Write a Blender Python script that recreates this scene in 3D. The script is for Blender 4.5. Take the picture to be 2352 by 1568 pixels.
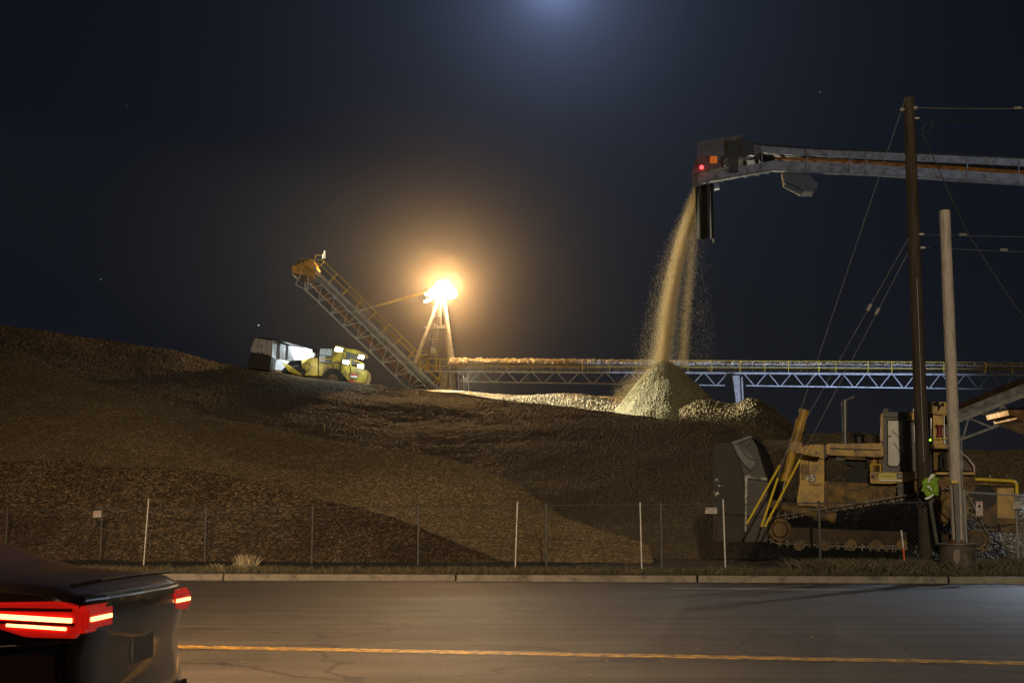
import bpy, bmesh, math, random
import numpy as np
from mathutils import Vector, Matrix, noise
random.seed(7); np.random.seed(7)
R = math.radians
S = bpy.context.scene
COL = S.collection
for o in list(bpy.data.objects): bpy.data.objects.remove(o)

# ---------------------------------------------------------------- camera
F, CX, CY, PITCH, CAMZ = 3267.0, 1176.0, 784.0, 7.5, 1.3
cam = bpy.data.cameras.new('camera'); camo = bpy.data.objects.new('camera', cam); COL.objects.link(camo)
camo.location = (0, 0, CAMZ); camo.rotation_euler = (R(90 + PITCH), 0, 0)
cam.sensor_width = 36; cam.lens = 36 * F / 2352.0; cam.clip_start = .1; cam.clip_end = 3000
S.camera = camo
cp, sp = math.cos(R(PITCH)), math.sin(R(PITCH))
def ray(px, py):
    u, v = px - CX, CY - py
    return Vector((u, F * cp - v * sp, F * sp + v * cp))
FRAME = [0.0]                                     # yaw of the thing being built: it is laid out square-on, then turned about the z axis
def unturn(v): a = FRAME[0]; return Matrix.Rotation(-a, 3, 'Z') @ Vector(v)
def P(px, py, D):
    d = ray(px, py)
    if FRAME[0]: d = Matrix.Rotation(FRAME[0], 3, 'Z') @ d
    k = D / d.y
    return Vector((d.x * k, D, CAMZ + d.z * k))
def G(px, py, z=0.0):
    d = ray(px, py); k = (z - CAMZ) / d.z
    return Vector((d.x * k, d.y * k, z))

# ---------------------------------------------------------------- world: moonlit sky
MOON = ray(1275, -45).normalized()
moon_el = math.asin(MOON.z); moon_az = math.atan2(MOON.x, MOON.y)
W = bpy.data.worlds.new('World'); S.world = W; W.use_nodes = True
nt = W.node_tree; nt.nodes.clear(); N, L = nt.nodes.new, nt.links.new
out = N('ShaderNodeOutputWorld'); bg = N('ShaderNodeBackground'); L(bg.outputs[0], out.inputs[0])
sky = N('ShaderNodeTexSky'); sky.sky_type = 'NISHITA'; sky.sun_disc = False
sky.sun_elevation = moon_el; sky.sun_rotation = moon_az; sky.dust_density = .6
SKY_STRENGTH = .0003
tc = N('ShaderNodeTexCoord')
def wmath(op, a, b=None, c=None):
    n = N('ShaderNodeMath'); n.operation = op
    for i, v in enumerate((a, b, c)):
        if v is None: continue
        if isinstance(v, (int, float)): n.inputs[i].default_value = v
        else: L(v, n.inputs[i])
    return n.outputs[0]
def wdot(vec):
    n = N('ShaderNodeVectorMath'); n.operation = 'DOT_PRODUCT'; L(tc.outputs['Generated'], n.inputs[0]); n.inputs[1].default_value = vec
    return n.outputs['Value']
def wscale(col, fac):
    n = N('ShaderNodeVectorMath'); n.operation = 'SCALE'
    if isinstance(col, tuple): n.inputs[0].default_value = col
    else: L(col, n.inputs[0])
    if isinstance(fac, (int, float)): n.inputs['Scale'].default_value = fac
    else: L(fac, n.inputs['Scale'])
    return n.outputs[0]
def wadd(a, b):
    n = N('ShaderNodeVectorMath'); n.operation = 'ADD'
    for i, v in enumerate((a, b)):
        if isinstance(v, tuple): n.inputs[i].default_value = v
        else: L(v, n.inputs[i])
    return n.outputs[0]
ang = wmath('ARCCOSINE', wmath('MINIMUM', wdot(MOON), 1.0))                 # angle from the moon: its aureole in thin cloud
def aur(width, amp): return wmath('MULTIPLY', wmath('EXPONENT', wmath('MULTIPLY', wmath('POWER', wmath('DIVIDE', ang, width), 2.0), -1.0)), amp)
tot = wadd(wscale(sky.outputs[0], SKY_STRENGTH), (.0016, .0032, .0074))
tot = wadd(tot, wscale((.10, .135, .27), aur(R(1.3), 1.0)))
tot = wadd(tot, wscale((.045, .060, .110), aur(R(3.5), 1.0)))
tot = wadd(tot, wscale((.013, .019, .031), aur(R(9), 1.0)))
for (sx, sy, w_, a_) in ((594, 747, .0004, 1.6), (291, 244, .00025, .35), (231, 641, .00025, .3), (1884, 212, .00025, .25)):   # stars
    near = wmath('GREATER_THAN', wdot(ray(sx, sy).normalized()), math.cos(w_))
    tot = wadd(tot, wscale((.9, .95, 1.0), wmath('MULTIPLY', near, a_)))
L(tot, bg.inputs[0]); bg.inputs[1].default_value = 1.0

def sun_lamp():
    l = bpy.data.lights.new('moonlight', 'SUN'); l.energy = .035; l.angle = R(.5); l.color = (.75, .85, 1)
    o = bpy.data.objects.new('moonlight', l); COL.objects.link(o)
    o.rotation_euler = (-MOON).to_track_quat('-Z', 'Y').to_euler(); o.location = (0, 0, 60)
sun_lamp()
S.view_settings.view_transform = 'Standard'; S.view_settings.look = 'None'
S.view_settings.exposure = 0; S.view_settings.gamma = 1; S.view_settings.use_curve_mapping = False
S.cycles.use_denoising = True; S.cycles.max_bounces = 5; S.cycles.volume_bounces = 0
S.cycles.sample_clamp_indirect = 3

LAMP = P(1017, 668, 145)                                                    # the floodlight cluster on the mast
def lamp(name, kind, loc, power, color, target=None, angle=None, radius=.2, blend=.5):
    l = bpy.data.lights.new(name, kind); l.energy = power; l.color = color; l.shadow_soft_size = radius
    if kind == 'SPOT': l.spot_size = R(angle); l.spot_blend = blend
    o = bpy.data.objects.new(name, l); COL.objects.link(o); o.location = loc
    if target is not None: o.rotation_euler = (Vector(target) - Vector(loc)).to_track_quat('-Z', 'Y').to_euler()
    return o
SODIUM = (1.0, .60, .26); COOL = (.72, .84, 1.0)
lamp('heap_fill_spot', 'SPOT', (-128, 190, 66), 4300000, (1.0, .93, .66), P(1470, 850, 114), 11, .5, .55)  # unseen spot added to brighten the heap, cone and falling stream
lamp('street_light_near', 'SPOT', (-5.5, 3.0, 8.6), 42000, (1.0, .56, .24), (-8.5, 11.5, 0), 100, .15, .9)
lamp('street_light_high', 'SPOT', (-19, -9, 15), 19000, (1.0, .76, .47), (-17, 66, 5), 66, .25, 1.0)
lamp('street_light_right', 'SPOT', (1.5, -14, 12), 42000, (1.0, .77, .48), (10, 52, 5), 58, .25, .6)
lamp('yard_floodlight', 'SPOT', (27, 60, 9), 16000, COOL, (17.0, 44.0, 0), 36, .25, .6)
lamp('truss_floodlight', 'SPOT', (44, 118, 3), 52000, (.52, .66, 1.0), (14, 143, 17), 112, .3, .6)
lamp('conveyor_floodlight', 'SPOT', (34, 72, 8), 15000, (.70, .80, 1.0), (26, 106, 33), 60, .3, .7)

# ---------------------------------------------------------------- materials
MATS = {}
def mat(name, color, rough=.6, metal=0., var=.25, scale=3., dirt=None, dirt_amt=.5, dirt_scale=1.2, bump=0., bscale=30., emit=None, estr=0., coat=0., stretch=None):
    if name in MATS: return MATS[name]
    m = bpy.data.materials.new(name); m.use_nodes = True; t = m.node_tree; b = t.nodes['Principled BSDF']
    n_, l_ = t.nodes.new, t.links.new
    b.inputs['Roughness'].default_value = rough; b.inputs['Metallic'].default_value = metal; b.inputs['Coat Weight'].default_value = coat
    tcn = n_('ShaderNodeTexCoord'); vec = tcn.outputs['Object']
    if stretch:
        mp = n_('ShaderNodeMapping'); mp.inputs['Scale'].default_value = stretch; l_(vec, mp.inputs[0]); vec = mp.outputs[0]
    nz = n_('ShaderNodeTexNoise'); nz.inputs['Scale'].default_value = scale; nz.inputs['Detail'].default_value = 8; nz.inputs['Roughness'].default_value = .65; l_(vec, nz.inputs['Vector'])
    mr = n_('ShaderNodeMapRange'); mr.inputs[1].default_value = .3; mr.inputs[2].default_value = .7; mr.inputs[3].default_value = 1 - var; mr.inputs[4].default_value = 1 + var; l_(nz.outputs[0], mr.inputs[0])
    vm = n_('ShaderNodeVectorMath'); vm.operation = 'SCALE'; vm.inputs[0].default_value = color[:3]; l_(mr.outputs[0], vm.inputs['Scale'])
    last = vm.outputs[0]
    if dirt:
        n2 = n_('ShaderNodeTexNoise'); n2.inputs['Scale'].default_value = dirt_scale; n2.inputs['Detail'].default_value = 10; n2.inputs['Roughness'].default_value = .7; l_(vec, n2.inputs['Vector'])
        m2 = n_('ShaderNodeMapRange'); m2.inputs[1].default_value = .62 - dirt_amt * .3; m2.inputs[2].default_value = .75 - dirt_amt * .2; l_(n2.outputs[0], m2.inputs[0])
        mx = n_('ShaderNodeMix'); mx.data_type = 'RGBA'; l_(m2.outputs[0], mx.inputs[0]); l_(last, mx.inputs[6]); mx.inputs[7].default_value = (*dirt, 1); last = mx.outputs[2]
    l_(last, b.inputs['Base Color'])
    if bump:
        n3 = n_('ShaderNodeTexNoise'); n3.inputs['Scale'].default_value = bscale; n3.inputs['Detail'].default_value = 6; l_(vec, n3.inputs['Vector'])
        bp = n_('ShaderNodeBump'); bp.inputs['Strength'].default_value = bump; bp.inputs['Distance'].default_value = .02; l_(n3.outputs[0], bp.inputs['Height']); l_(bp.outputs[0], b.inputs['Normal'])
    if emit: b.inputs['Emission Color'].default_value = (*emit, 1); b.inputs['Emission Strength'].default_value = estr
    MATS[name] = m; return m
def chip_mat(name, base, cell=9., spread=.75, patch=(.55, .5, .45)):
    m = bpy.data.materials.new(name); m.use_nodes = True; t = m.node_tree; b = t.nodes['Principled BSDF']; n_, l_ = t.nodes.new, t.links.new
    b.inputs['Roughness'].default_value = .85; b.inputs['Specular IOR Level'].default_value = .25
    tcn = n_('ShaderNodeTexCoord'); vo = n_('ShaderNodeTexVoronoi'); vo.inputs['Scale'].default_value = cell; vo.inputs['Randomness'].default_value = 1
    mp = n_('ShaderNodeMapping'); mp.inputs['Rotation'].default_value = (.4, .5, .3); mp.inputs['Scale'].default_value = (1, 1, 2.2)
    l_(tcn.outputs['Object'], mp.inputs[0]); l_(mp.outputs[0], vo.inputs['Vector'])
    sx = n_('ShaderNodeSeparateColor'); l_(vo.outputs['Color'], sx.inputs[0])
    pw = n_('ShaderNodeMath'); pw.operation = 'POWER'; l_(sx.outputs[0], pw.inputs[0]); pw.inputs[1].default_value = 2.6
    mr = n_('ShaderNodeMapRange'); mr.inputs[3].default_value = 1 - spread * .75; mr.inputs[4].default_value = 1 + spread * 2.0; l_(pw.outputs[0], mr.inputs[0])
    nz = n_('ShaderNodeTexNoise'); nz.inputs['Scale'].default_value = .16; nz.inputs['Detail'].default_value = 9; nz.inputs['Roughness'].default_value = .7; l_(tcn.outputs['Object'], nz.inputs['Vector'])
    m2 = n_('ShaderNodeMapRange'); m2.inputs[1].default_value = .42; m2.inputs[2].default_value = .62; l_(nz.outputs[0], m2.inputs[0])
    mx = n_('ShaderNodeMix'); mx.data_type = 'RGBA'; l_(m2.outputs[0], mx.inputs[0]); mx.inputs[6].default_value = (*base, 1); mx.inputs[7].default_value = (*[a * c for a, c in zip(base, patch)], 1)
    hs = n_('ShaderNodeHueSaturation'); l_(mx.outputs[2], hs.inputs['Color'])
    h2 = n_('ShaderNodeMapRange'); h2.inputs[3].default_value = .55; h2.inputs[4].default_value = 1.2; l_(sx.outputs[1], h2.inputs[0]); l_(h2.outputs[0], hs.inputs['Saturation'])
    vm = n_('ShaderNodeVectorMath'); vm.operation = 'SCALE'; l_(hs.outputs[0], vm.inputs[0]); l_(mr.outputs[0], vm.inputs['Scale']); l_(vm.outputs[0], b.inputs['Base Color'])
    bp = n_('ShaderNodeBump'); bp.inputs['Strength'].default_value = .6; bp.inputs['Distance'].default_value = .035; l_(sx.outputs[2], bp.inputs['Height']); l_(bp.outputs[0], b.inputs['Normal'])
    MATS[name] = m; return m
CHIP = chip_mat('wood_chips', (.215, .165, .085), 15., .5, (.82, .8, .76)); CHIPP = chip_mat('fresh_wood_chips', (.42, .38, .23), 14., .5, (.8, .8, .75))
CHIPF = chip_mat('front_wood_chips', (.235, .178, .095), 15., .5, (.78, .75, .7)); CHIPD = chip_mat('dark_chips', (.11, .08, .045), 13., .8)
FALL = mat('falling_chips', (.60, .47, .25), .8, var=.4, scale=40)
GALV = mat('galvanised_steel', (.42, .43, .45), .5, .4, var=.25, scale=2, dirt=(.16, .14, .12), dirt_amt=.35, dirt_scale=3)
GALVD = mat('weathered_steel_beam', (.22, .23, .25), .55, .35, var=.3, scale=1.5, dirt=(.10, .085, .07), dirt_amt=.5, dirt_scale=2)
YEL = mat('safety_yellow_paint', (.62, .47, .03), .5, var=.2)
DOZ = mat('dozer_yellow_paint', (.44, .27, .03), .5, var=.25, scale=2, dirt=(.10, .065, .03), dirt_amt=.55, dirt_scale=1.6, bump=.15)
DOZD = mat('muddy_yellow_paint', (.20, .125, .035), .75, var=.35, scale=3, dirt=(.05, .035, .022), dirt_amt=.7, dirt_scale=2.2, bump=.4)
BLACK = mat('black_steel', (.014, .014, .016), .5, .2, var=.5, scale=4, dirt=(.03, .022, .016), dirt_amt=.3)
GREYP = mat('worn_grey_steel', (.05, .054, .06), .45, .5, var=.4, scale=3)
CABM = mat('cab_dark_grey_paint', (.020, .022, .027), .5, var=.3)
RUST = mat('rusty_steel', (.13, .06, .03), .8, .1, var=.5, scale=3, dirt=(.03, .02, .015), dirt_amt=.6)
CHROME = mat('chrome_rod', (.8, .8, .82), .15, 1.)
WHITE = mat('white_paint', (.75, .75, .74), .5, var=.1, dirt=(.3, .28, .25), dirt_amt=.2)
WORNWHITE = mat('worn_white_paint', (.42, .42, .42), .6, var=.4, scale=9, dirt=(.05, .045, .04), dirt_amt=.6, dirt_scale=5)
ROADY = mat('road_yellow_paint', (.62, .38, .03), .6, var=.3, scale=6, dirt=(.06, .052, .045), dirt_amt=.85, dirt_scale=7)
ROADW = mat('road_white_paint', (.45, .45, .44), .6, var=.3, scale=6, dirt=(.08, .08, .07), dirt_amt=.4, dirt_scale=5)
RED = mat('red_paint', (.45, .02, .02), .5); REDD = mat('dark_red_paint', (.18, .02, .025), .6)
ORANGE = mat('orange_paint', (.62, .13, .03), .6, var=.2)
POLED = mat('creosoted_pole_wood', (.055, .042, .032), .95, var=.45, scale=5, dirt=(.02, .013, .01), dirt_amt=.4, dirt_scale=4, bump=.8, bscale=14, stretch=(3, 3, .25))
POLEL = mat('weathered_grey_pole_wood', (.46, .43, .40), .85, var=.35, scale=5, dirt=(.07, .055, .045), dirt_amt=.4, dirt_scale=5, bump=.8, bscale=14, stretch=(3, 3, .25))
CONC = mat('kerb_concrete', (.20, .185, .165), .85, var=.25, scale=2, dirt=(.08, .07, .06), dirt_amt=.4, dirt_scale=3, bump=.4, bscale=60)
ROUGHC = mat('dark_stained_concrete', (.07, .058, .048), .9, var=.4, scale=3, dirt=(.22, .19, .16), dirt_amt=.3, dirt_scale=1.7, bump=.8, bscale=25)
GRASS = mat('dry_grass', (.085, .075, .045), .8, var=.5, scale=3); SOIL = mat('dark_soil', (.022, .02, .016), .95, var=.5, scale=2, bump=.8, bscale=12)
PALEG = mat('pale_dry_grass', (.33, .29, .2), .8, var=.3)
GLASS = mat('cab_window_glass', (.13, .15, .14), .12, var=.3, scale=2)
BELT = mat('rubber_conveyor_belt', (.15, .075, .035), .7, var=.4, scale=1.5)
RUBBER = mat('black_rubber', (.018, .018, .018), .8)
WIRE = mat('steel_wire', (.35, .35, .36), .4, .6); CABLE = mat('black_cable', (.045, .045, .05), .5)
PORC = mat('white_insulator', (.3, .3, .3), .4)
LIT = mat('lit_floodlight_lens', (.9, .9, .9), .3, emit=(1, .8, .5), estr=60.)
LITW = mat('lit_work_lamp', (.9, .9, .9), .3, emit=(.95, 1, .97), estr=22.)
LITR = mat('lit_red_lamp', (.8, .02, .02), .3, emit=(1, .03, .03), estr=8.); LITRD = mat('glowing_red_lens', (.6, .01, .01), .2, emit=(1, .02, .01), estr=.28, coat=.6)
LITRC = mat('bright_red_filament', (.8, .1, .02), .2, emit=(1, .30, .10), estr=6.)
LITO = mat('orange_beacon', (.6, .12, .01), .4, emit=(1, .25, .03), estr=.25); LITG = mat('lit_green_lamp', (.2, .7, .05), .3, emit=(.45, 1, .05), estr=3.)
VEST = mat('high_visibility_cloth', (.22, .40, .04), .85, var=.45, scale=7); TAPE = mat('reflective_tape', (.75, .78, .78), .35)
PAINTC = mat('car_dark_paint', (.035, .022, .018), .28, .5, var=.05, coat=.8)
TXT = mat('black_lettering', (.01, .01, .012), .6); TXTR = mat('red_lettering', (.5, .03, .03), .6)
def asphalt():
    m = mat('asphalt', (.052, .048, .044), .62, var=.2, scale=.5, bump=.6, bscale=90); t = m.node_tree; b = t.nodes['Principled BSDF']; n_, l_ = t.nodes.new, t.links.new
    src = b.inputs['Base Color'].links[0].from_socket
    tcn = n_('ShaderNodeTexCoord'); v = n_('ShaderNodeTexNoise'); v.inputs['Scale'].default_value = 26; v.inputs['Detail'].default_value = 6; v.inputs['Roughness'].default_value = .8; l_(tcn.outputs['Object'], v.inputs[0])
    mr = n_('ShaderNodeMapRange'); mr.inputs[1].default_value = .35; mr.inputs[2].default_value = .72; mr.inputs[3].default_value = .35; mr.inputs[4].default_value = 2.1; l_(v.outputs[0], mr.inputs[0])
    mp = n_('ShaderNodeMapping'); mp.inputs['Rotation'].default_value = (0, 0, R(8)); mp.inputs['Scale'].default_value = (.05, 2.2, 1); l_(tcn.outputs['Object'], mp.inputs[0])
    w = n_('ShaderNodeTexNoise'); w.inputs['Scale'].default_value = 1.0; w.inputs['Detail'].default_value = 7; l_(mp.outputs[0], w.inputs[0])     # wear along the lanes
    m2 = n_('ShaderNodeMapRange'); m2.inputs[1].default_value = .35; m2.inputs[2].default_value = .65; m2.inputs[3].default_value = .72; m2.inputs[4].default_value = 1.35; l_(w.outputs[0], m2.inputs[0])
    mu = n_('ShaderNodeMath'); mu.operation = 'MULTIPLY'; l_(mr.outputs[0], mu.inputs[0]); l_(m2.outputs[0], mu.inputs[1])
    vm = n_('ShaderNodeVectorMath'); vm.operation = 'SCALE'; l_(src, vm.inputs[0]); l_(mu.outputs[0], vm.inputs['Scale']); l_(vm.outputs[0], b.inputs['Base Color'])
    cr = n_('ShaderNodeTexNoise'); cr.inputs['Scale'].default_value = .9; cr.inputs['Detail'].default_value = 6; l_(tcn.outputs['Object'], cr.inputs[0])
    mxv = n_('ShaderNodeVectorMath'); mxv.operation = 'MULTIPLY_ADD'; l_(cr.outputs['Color'], mxv.inputs[0]); mxv.inputs[1].default_value = (1.6, 1.6, 0); l_(tcn.outputs['Object'], mxv.inputs[2])
    vo = n_('ShaderNodeTexVoronoi'); vo.feature = 'DISTANCE_TO_EDGE'; vo.inputs['Scale'].default_value = .23; l_(mxv.outputs[0], vo.inputs['Vector'])
    cm = n_('ShaderNodeMapRange'); cm.inputs[1].default_value = .003; cm.inputs[2].default_value = .009; cm.inputs[3].default_value = .35; cm.inputs[4].default_value = 1.0; l_(vo.outputs['Distance'], cm.inputs[0])
    st = n_('ShaderNodeTexNoise'); st.inputs['Scale'].default_value = .45; st.inputs['Detail'].default_value = 8; st.inputs['Roughness'].default_value = .65; l_(tcn.outputs['Object'], st.inputs[0])
    sm = n_('ShaderNodeMapRange'); sm.inputs[1].default_value = .32; sm.inputs[2].default_value = .55; sm.inputs[3].default_value = .6; sm.inputs[4].default_value = 1.1; l_(st.outputs[0], sm.inputs[0])
    m3 = n_('ShaderNodeMath'); m3.operation = 'MULTIPLY'; l_(cm.outputs[0], m3.inputs[0]); l_(sm.outputs[0], m3.inputs[1])
    v2 = n_('ShaderNodeVectorMath'); v2.operation = 'SCALE'; l_(vm.outputs[0], v2.inputs[0]); l_(m3.outputs[0], v2.inputs['Scale']); l_(v2.outputs[0], b.inputs['Base Color'])
    return m
ASPH = asphalt()

# ---------------------------------------------------------------- builders
def tag(o, label=None, cat=None, group=None, kind=None):
    if label: o['label'] = label
    if cat: o['category'] = cat
    if group: o['group'] = group
    if kind: o['kind'] = kind
    return o
def thing(name, loc, label, cat, group=None):
    o = bpy.data.objects.new(name, None); COL.objects.link(o); o.location = unturn(loc); o.empty_display_size = .3
    return tag(o, label, cat, group)
def rootloc(p):
    while p.parent: p = p.parent
    return p.location.copy()
class MB:
    def __init__(s): s.v = []; s.f = []
    def add(s, vs, fs):
        k = len(s.v); s.v += [Vector(v) for v in vs]; s.f += [[i + k for i in f] for f in fs]; return s
    def box(s, c, size, rot=None):
        c = Vector(c); hx, hy, hz = (a / 2 for a in size)
        vs = [Vector((x, y, z)) for x in (-hx, hx) for y in (-hy, hy) for z in (-hz, hz)]
        if rot is not None: vs = [rot @ v for v in vs]
        return s.add([c + v for v in vs], [(0, 1, 3, 2), (4, 6, 7, 5), (0, 4, 5, 1), (2, 3, 7, 6), (0, 2, 6, 4), (1, 5, 7, 3)])
    def bar(s, p, q, w=.1, h=None):
        p, q = Vector(p), Vector(q); h = h or w; d = q - p
        if d.length < 1e-6: return s
        side = d.cross(Vector((0, 0, 1)));
        if side.length < 1e-4: side = Vector((1, 0, 0))
        side.normalize(); up = side.cross(d).normalized()
        vs = [b + side * (w / 2 * i) + up * (h / 2 * j) for b in (p, q) for (i, j) in ((-1, -1), (1, -1), (1, 1), (-1, 1))]
        return s.add(vs, [(0, 3, 2, 1), (4, 5, 6, 7), (0, 1, 5, 4), (1, 2, 6, 5), (2, 3, 7, 6), (3, 0, 4, 7)])
    def tube(s, p, q, r0, r1=None, n=10, cap=True):
        p, q = Vector(p), Vector(q); r1 = r0 if r1 is None else r1; d = (q - p)
        if d.length < 1e-7: return s
        d.normalize()
        a = d.cross(Vector((0, 0, 1)));
        if a.length < 1e-3: a = Vector((1, 0, 0))
        a.normalize(); b = d.cross(a)
        vs = [c + (a * math.cos(t) + b * math.sin(t)) * r for (c, r) in ((p, r0), (q, r1)) for t in [2 * math.pi * i / n for i in range(n)]]
        fs = [(i, (i + 1) % n, n + (i + 1) % n, n + i) for i in range(n)]
        if cap: fs += [tuple(range(n))[::-1], tuple(range(n, 2 * n))]
        return s.add(vs, fs)
    def path(s, pts, r, n=8):
        for a, b in zip(pts, pts[1:]): s.tube(a, b, r, n=n)
        return s
    def prism(s, pts, dy, D=None):                       # polygon of world points in an XZ plane, pushed dy metres along Y
        pts = [Vector(p) for p in pts]; n = len(pts); off = Vector((0, dy, 0))
        return s.add(pts + [p + off for p in pts], [tuple(range(n)), tuple(range(2 * n - 1, n - 1, -1))] + [(i, i + n, (i + 1) % n + n, (i + 1) % n) for i in range(n)])
    def pp(s, px, D0, D1): return s.prism([P(x, y, D0) for x, y in px], D1 - D0)
    def sphere(s, c, r, n=12, m=8, sz=1.):
        c = Vector(c); vs = [c + Vector((0, 0, r * sz))]
        for i in range(1, m):
            t = math.pi * i / m
            vs += [c + Vector((r * math.sin(t) * math.cos(2 * math.pi * j / n), r * math.sin(t) * math.sin(2 * math.pi * j / n), r * sz * math.cos(t))) for j in range(n)]
        vs.append(c - Vector((0, 0, r * sz))); fs = [(0, 1 + j, 1 + (j + 1) % n) for j in range(n)]
        for i in range(m - 2): fs += [(1 + i * n + j, 1 + (i + 1) * n + j, 1 + (i + 1) * n + (j + 1) % n, 1 + i * n + (j + 1) % n) for j in range(n)]
        e = len(vs) - 1; fs += [(e, 1 + (m - 2) * n + (j + 1) % n, 1 + (m - 2) * n + j) for j in range(n)]
        return s.add(vs, fs)
    def build(s, name, m, parent=None, origin=None, smooth=False, bevel=0.):
        if parent is not None: off = rootloc(parent)
        else: off = unturn(origin) if origin is not None else Vector((0, 0, 0))
        if FRAME[0]: s.v = [unturn(v) for v in s.v]
        me = bpy.data.meshes.new(name); me.from_pydata([tuple(v - off) for v in s.v], [], s.f); me.materials.append(m)
        bm = bmesh.new(); bm.from_mesh(me); bmesh.ops.recalc_face_normals(bm, faces=bm.faces)
        if bevel: bmesh.ops.bevel(bm, geom=bm.edges[:], offset=bevel, segments=2, affect='EDGES', clamp_overlap=True)
        bm.to_mesh(me); bm.free()
        o = bpy.data.objects.new(name, me); COL.objects.link(o)
        if parent is not None: o.parent = parent
        else: o.location = off
        if smooth:
            me.shade_smooth()
            try: me.set_sharp_from_angle(angle=R(40))
            except Exception: pass
        return o
def text(name, body, c, h, m, parent, D_dir=(0, -1, 0), xs=1., depth=.004, slant=0.):
    cu = bpy.data.curves.new(name, 'FONT'); cu.body = body; cu.size = h / .73; cu.extrude = depth; cu.align_x = 'CENTER'; cu.align_y = 'CENTER'; cu.shear = slant; cu.resolution_u = 2
    o = bpy.data.objects.new(name, cu); COL.objects.link(o); bpy.context.view_layer.update()
    me = bpy.data.meshes.new_from_object(o.evaluated_get(bpy.context.evaluated_depsgraph_get())); bpy.data.objects.remove(o)
    me.materials.clear(); me.materials.append(m)
    M = Matrix.Translation(unturn(c) - (rootloc(parent) if parent else Vector())) @ Matrix.Rotation(-FRAME[0], 4, 'Z') @ Matrix.Rotation(R(90), 4, 'X') @ Matrix.Diagonal((xs, 1, 1, 1)); me.transform(M)
    o = bpy.data.objects.new(name, me); COL.objects.link(o); o.parent = parent
    return o
def npmesh(name, v, f, m, parent=None, origin=(0, 0, 0)):
    me = bpy.data.meshes.new(name); v = np.asarray(v, np.float32) - np.asarray(origin, np.float32); f = np.asarray(f, np.int32)
    me.vertices.add(len(v)); me.vertices.foreach_set('co', v.ravel()); k = f.shape[1]
    me.loops.add(f.size); me.loops.foreach_set('vertex_index', f.ravel()); me.polygons.add(len(f))
    me.polygons.foreach_set('loop_start', np.arange(0, f.size, k, dtype=np.int32)); me.update(calc_edges=True); me.validate(); me.materials.append(m)
    me.polygons.foreach_set('use_smooth', np.zeros(len(me.polygons), bool))
    o = bpy.data.objects.new(name, me); COL.objects.link(o)
    if parent: o.parent = parent
    else: o.location = origin
    return o
def flakes(centres, length, width, up=None, jit=.35):           # little four-faced wood slivers, one per centre
    n = len(centres); c = np.asarray(centres)
    d = np.random.normal(size=(n, 3))
    if up is not None: d = d * jit + np.asarray(up)
    d /= np.linalg.norm(d, axis=1)[:, None]
    a = np.cross(d, np.random.normal(size=(n, 3))); a /= np.linalg.norm(a, axis=1)[:, None]; b = np.cross(d, a)
    Ln = (np.random.uniform(.5, 1.3, n) * length)[:, None]; Wd = (np.random.uniform(.5, 1.3, n) * width)[:, None]
    v = np.stack([c + d * Ln / 2 + a * Wd * .3, c - d * Ln / 2 + a * Wd * .5, c - d * Ln / 2 * .8 - a * Wd * .5, c + b * Wd * .4], 1).reshape(-1, 3)
    k = np.arange(n)[:, None] * 4
    f = np.stack([k + [0, 1, 2], k + [0, 3, 1], k + [0, 2, 3], k + [1, 3, 2]], 1).reshape(-1, 3)
    return v, f
def lerp_tab(tab, x):
    return float(np.interp(x, [t[0] for t in tab], [t[1] for t in tab]))

# ---------------------------------------------------------------- ground, road, kerb, verge
def sheet(name, pts, m, kind='structure'):
    b = MB(); b.add(pts, [tuple(range(len(pts)))]); o = b.build(name, m); tag(o, kind=kind); return o
sheet('ground', [(-900, -60, -.06), (900, -60, -.06), (900, 1500, -.06), (-900, 1500, -.06)], SOIL)
kA, kB = G(0, 1330), G(2352, 1340); kd = (kB - kA).normalized(); kn = Vector((-kd.y, kd.x, 0))
def kpt(t, off=0, z=0): p = kA + kd * t + kn * off; return Vector((p.x, p.y, z))
sheet('road', [kpt(-80, 0, 0), kpt(-80, -44, 0), kpt(110, -44, 0), kpt(110, 0, 0)], ASPH)
def mark(name, a, b_, w, m):
    d = (b_ - a).normalized(); n = Vector((-d.y, d.x, 0)) * w / 2; u = Vector((0, 0, .004))
    b = MB(); b.add([a - n + u, b_ - n + u, b_ + n + u, a + n + u], [(0, 1, 2, 3)]); tag(b.build(name, m), kind='structure')
ya, yb = G(0, 1477), G(1500, 1506); yd = (yb - ya)
mark('yellow_centre_line', ya - yd * 2, ya + yd * 4, .40, ROADY)
mark('white_edge_line', G(-600, 1331), G(355, 1336), .40, ROADW); mark('white_edge_line', G(1540, 1350.5), G(2025, 1354.5), .30, ROADW)
b = MB()
t = -60
while t < 90:                                                            # kerb stones with joints
    ln = 5.95
    b.add([kpt(t, 0, .0), kpt(t + ln, 0, .0), kpt(t + ln, .03, .16), kpt(t, .03, .16), kpt(t, .42, .165), kpt(t + ln, .42, .165), kpt(t, .42, 0), kpt(t + ln, .42, 0)],
          [(0, 1, 2, 3), (3, 2, 5, 4), (0, 3, 4, 6), (1, 7, 5, 2), (4, 5, 7, 6)]); t += 6.0
tag(b.build('kerb', CONC), kind='structure')
b = MB(); b.add([kpt(-80, -.02, .003), kpt(110, -.02, .003), kpt(110, -.5, .006), kpt(-80, -.5, .006)], [(0, 3, 2, 1)]); tag(b.build('gutter', CONC), kind='structure')
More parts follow.
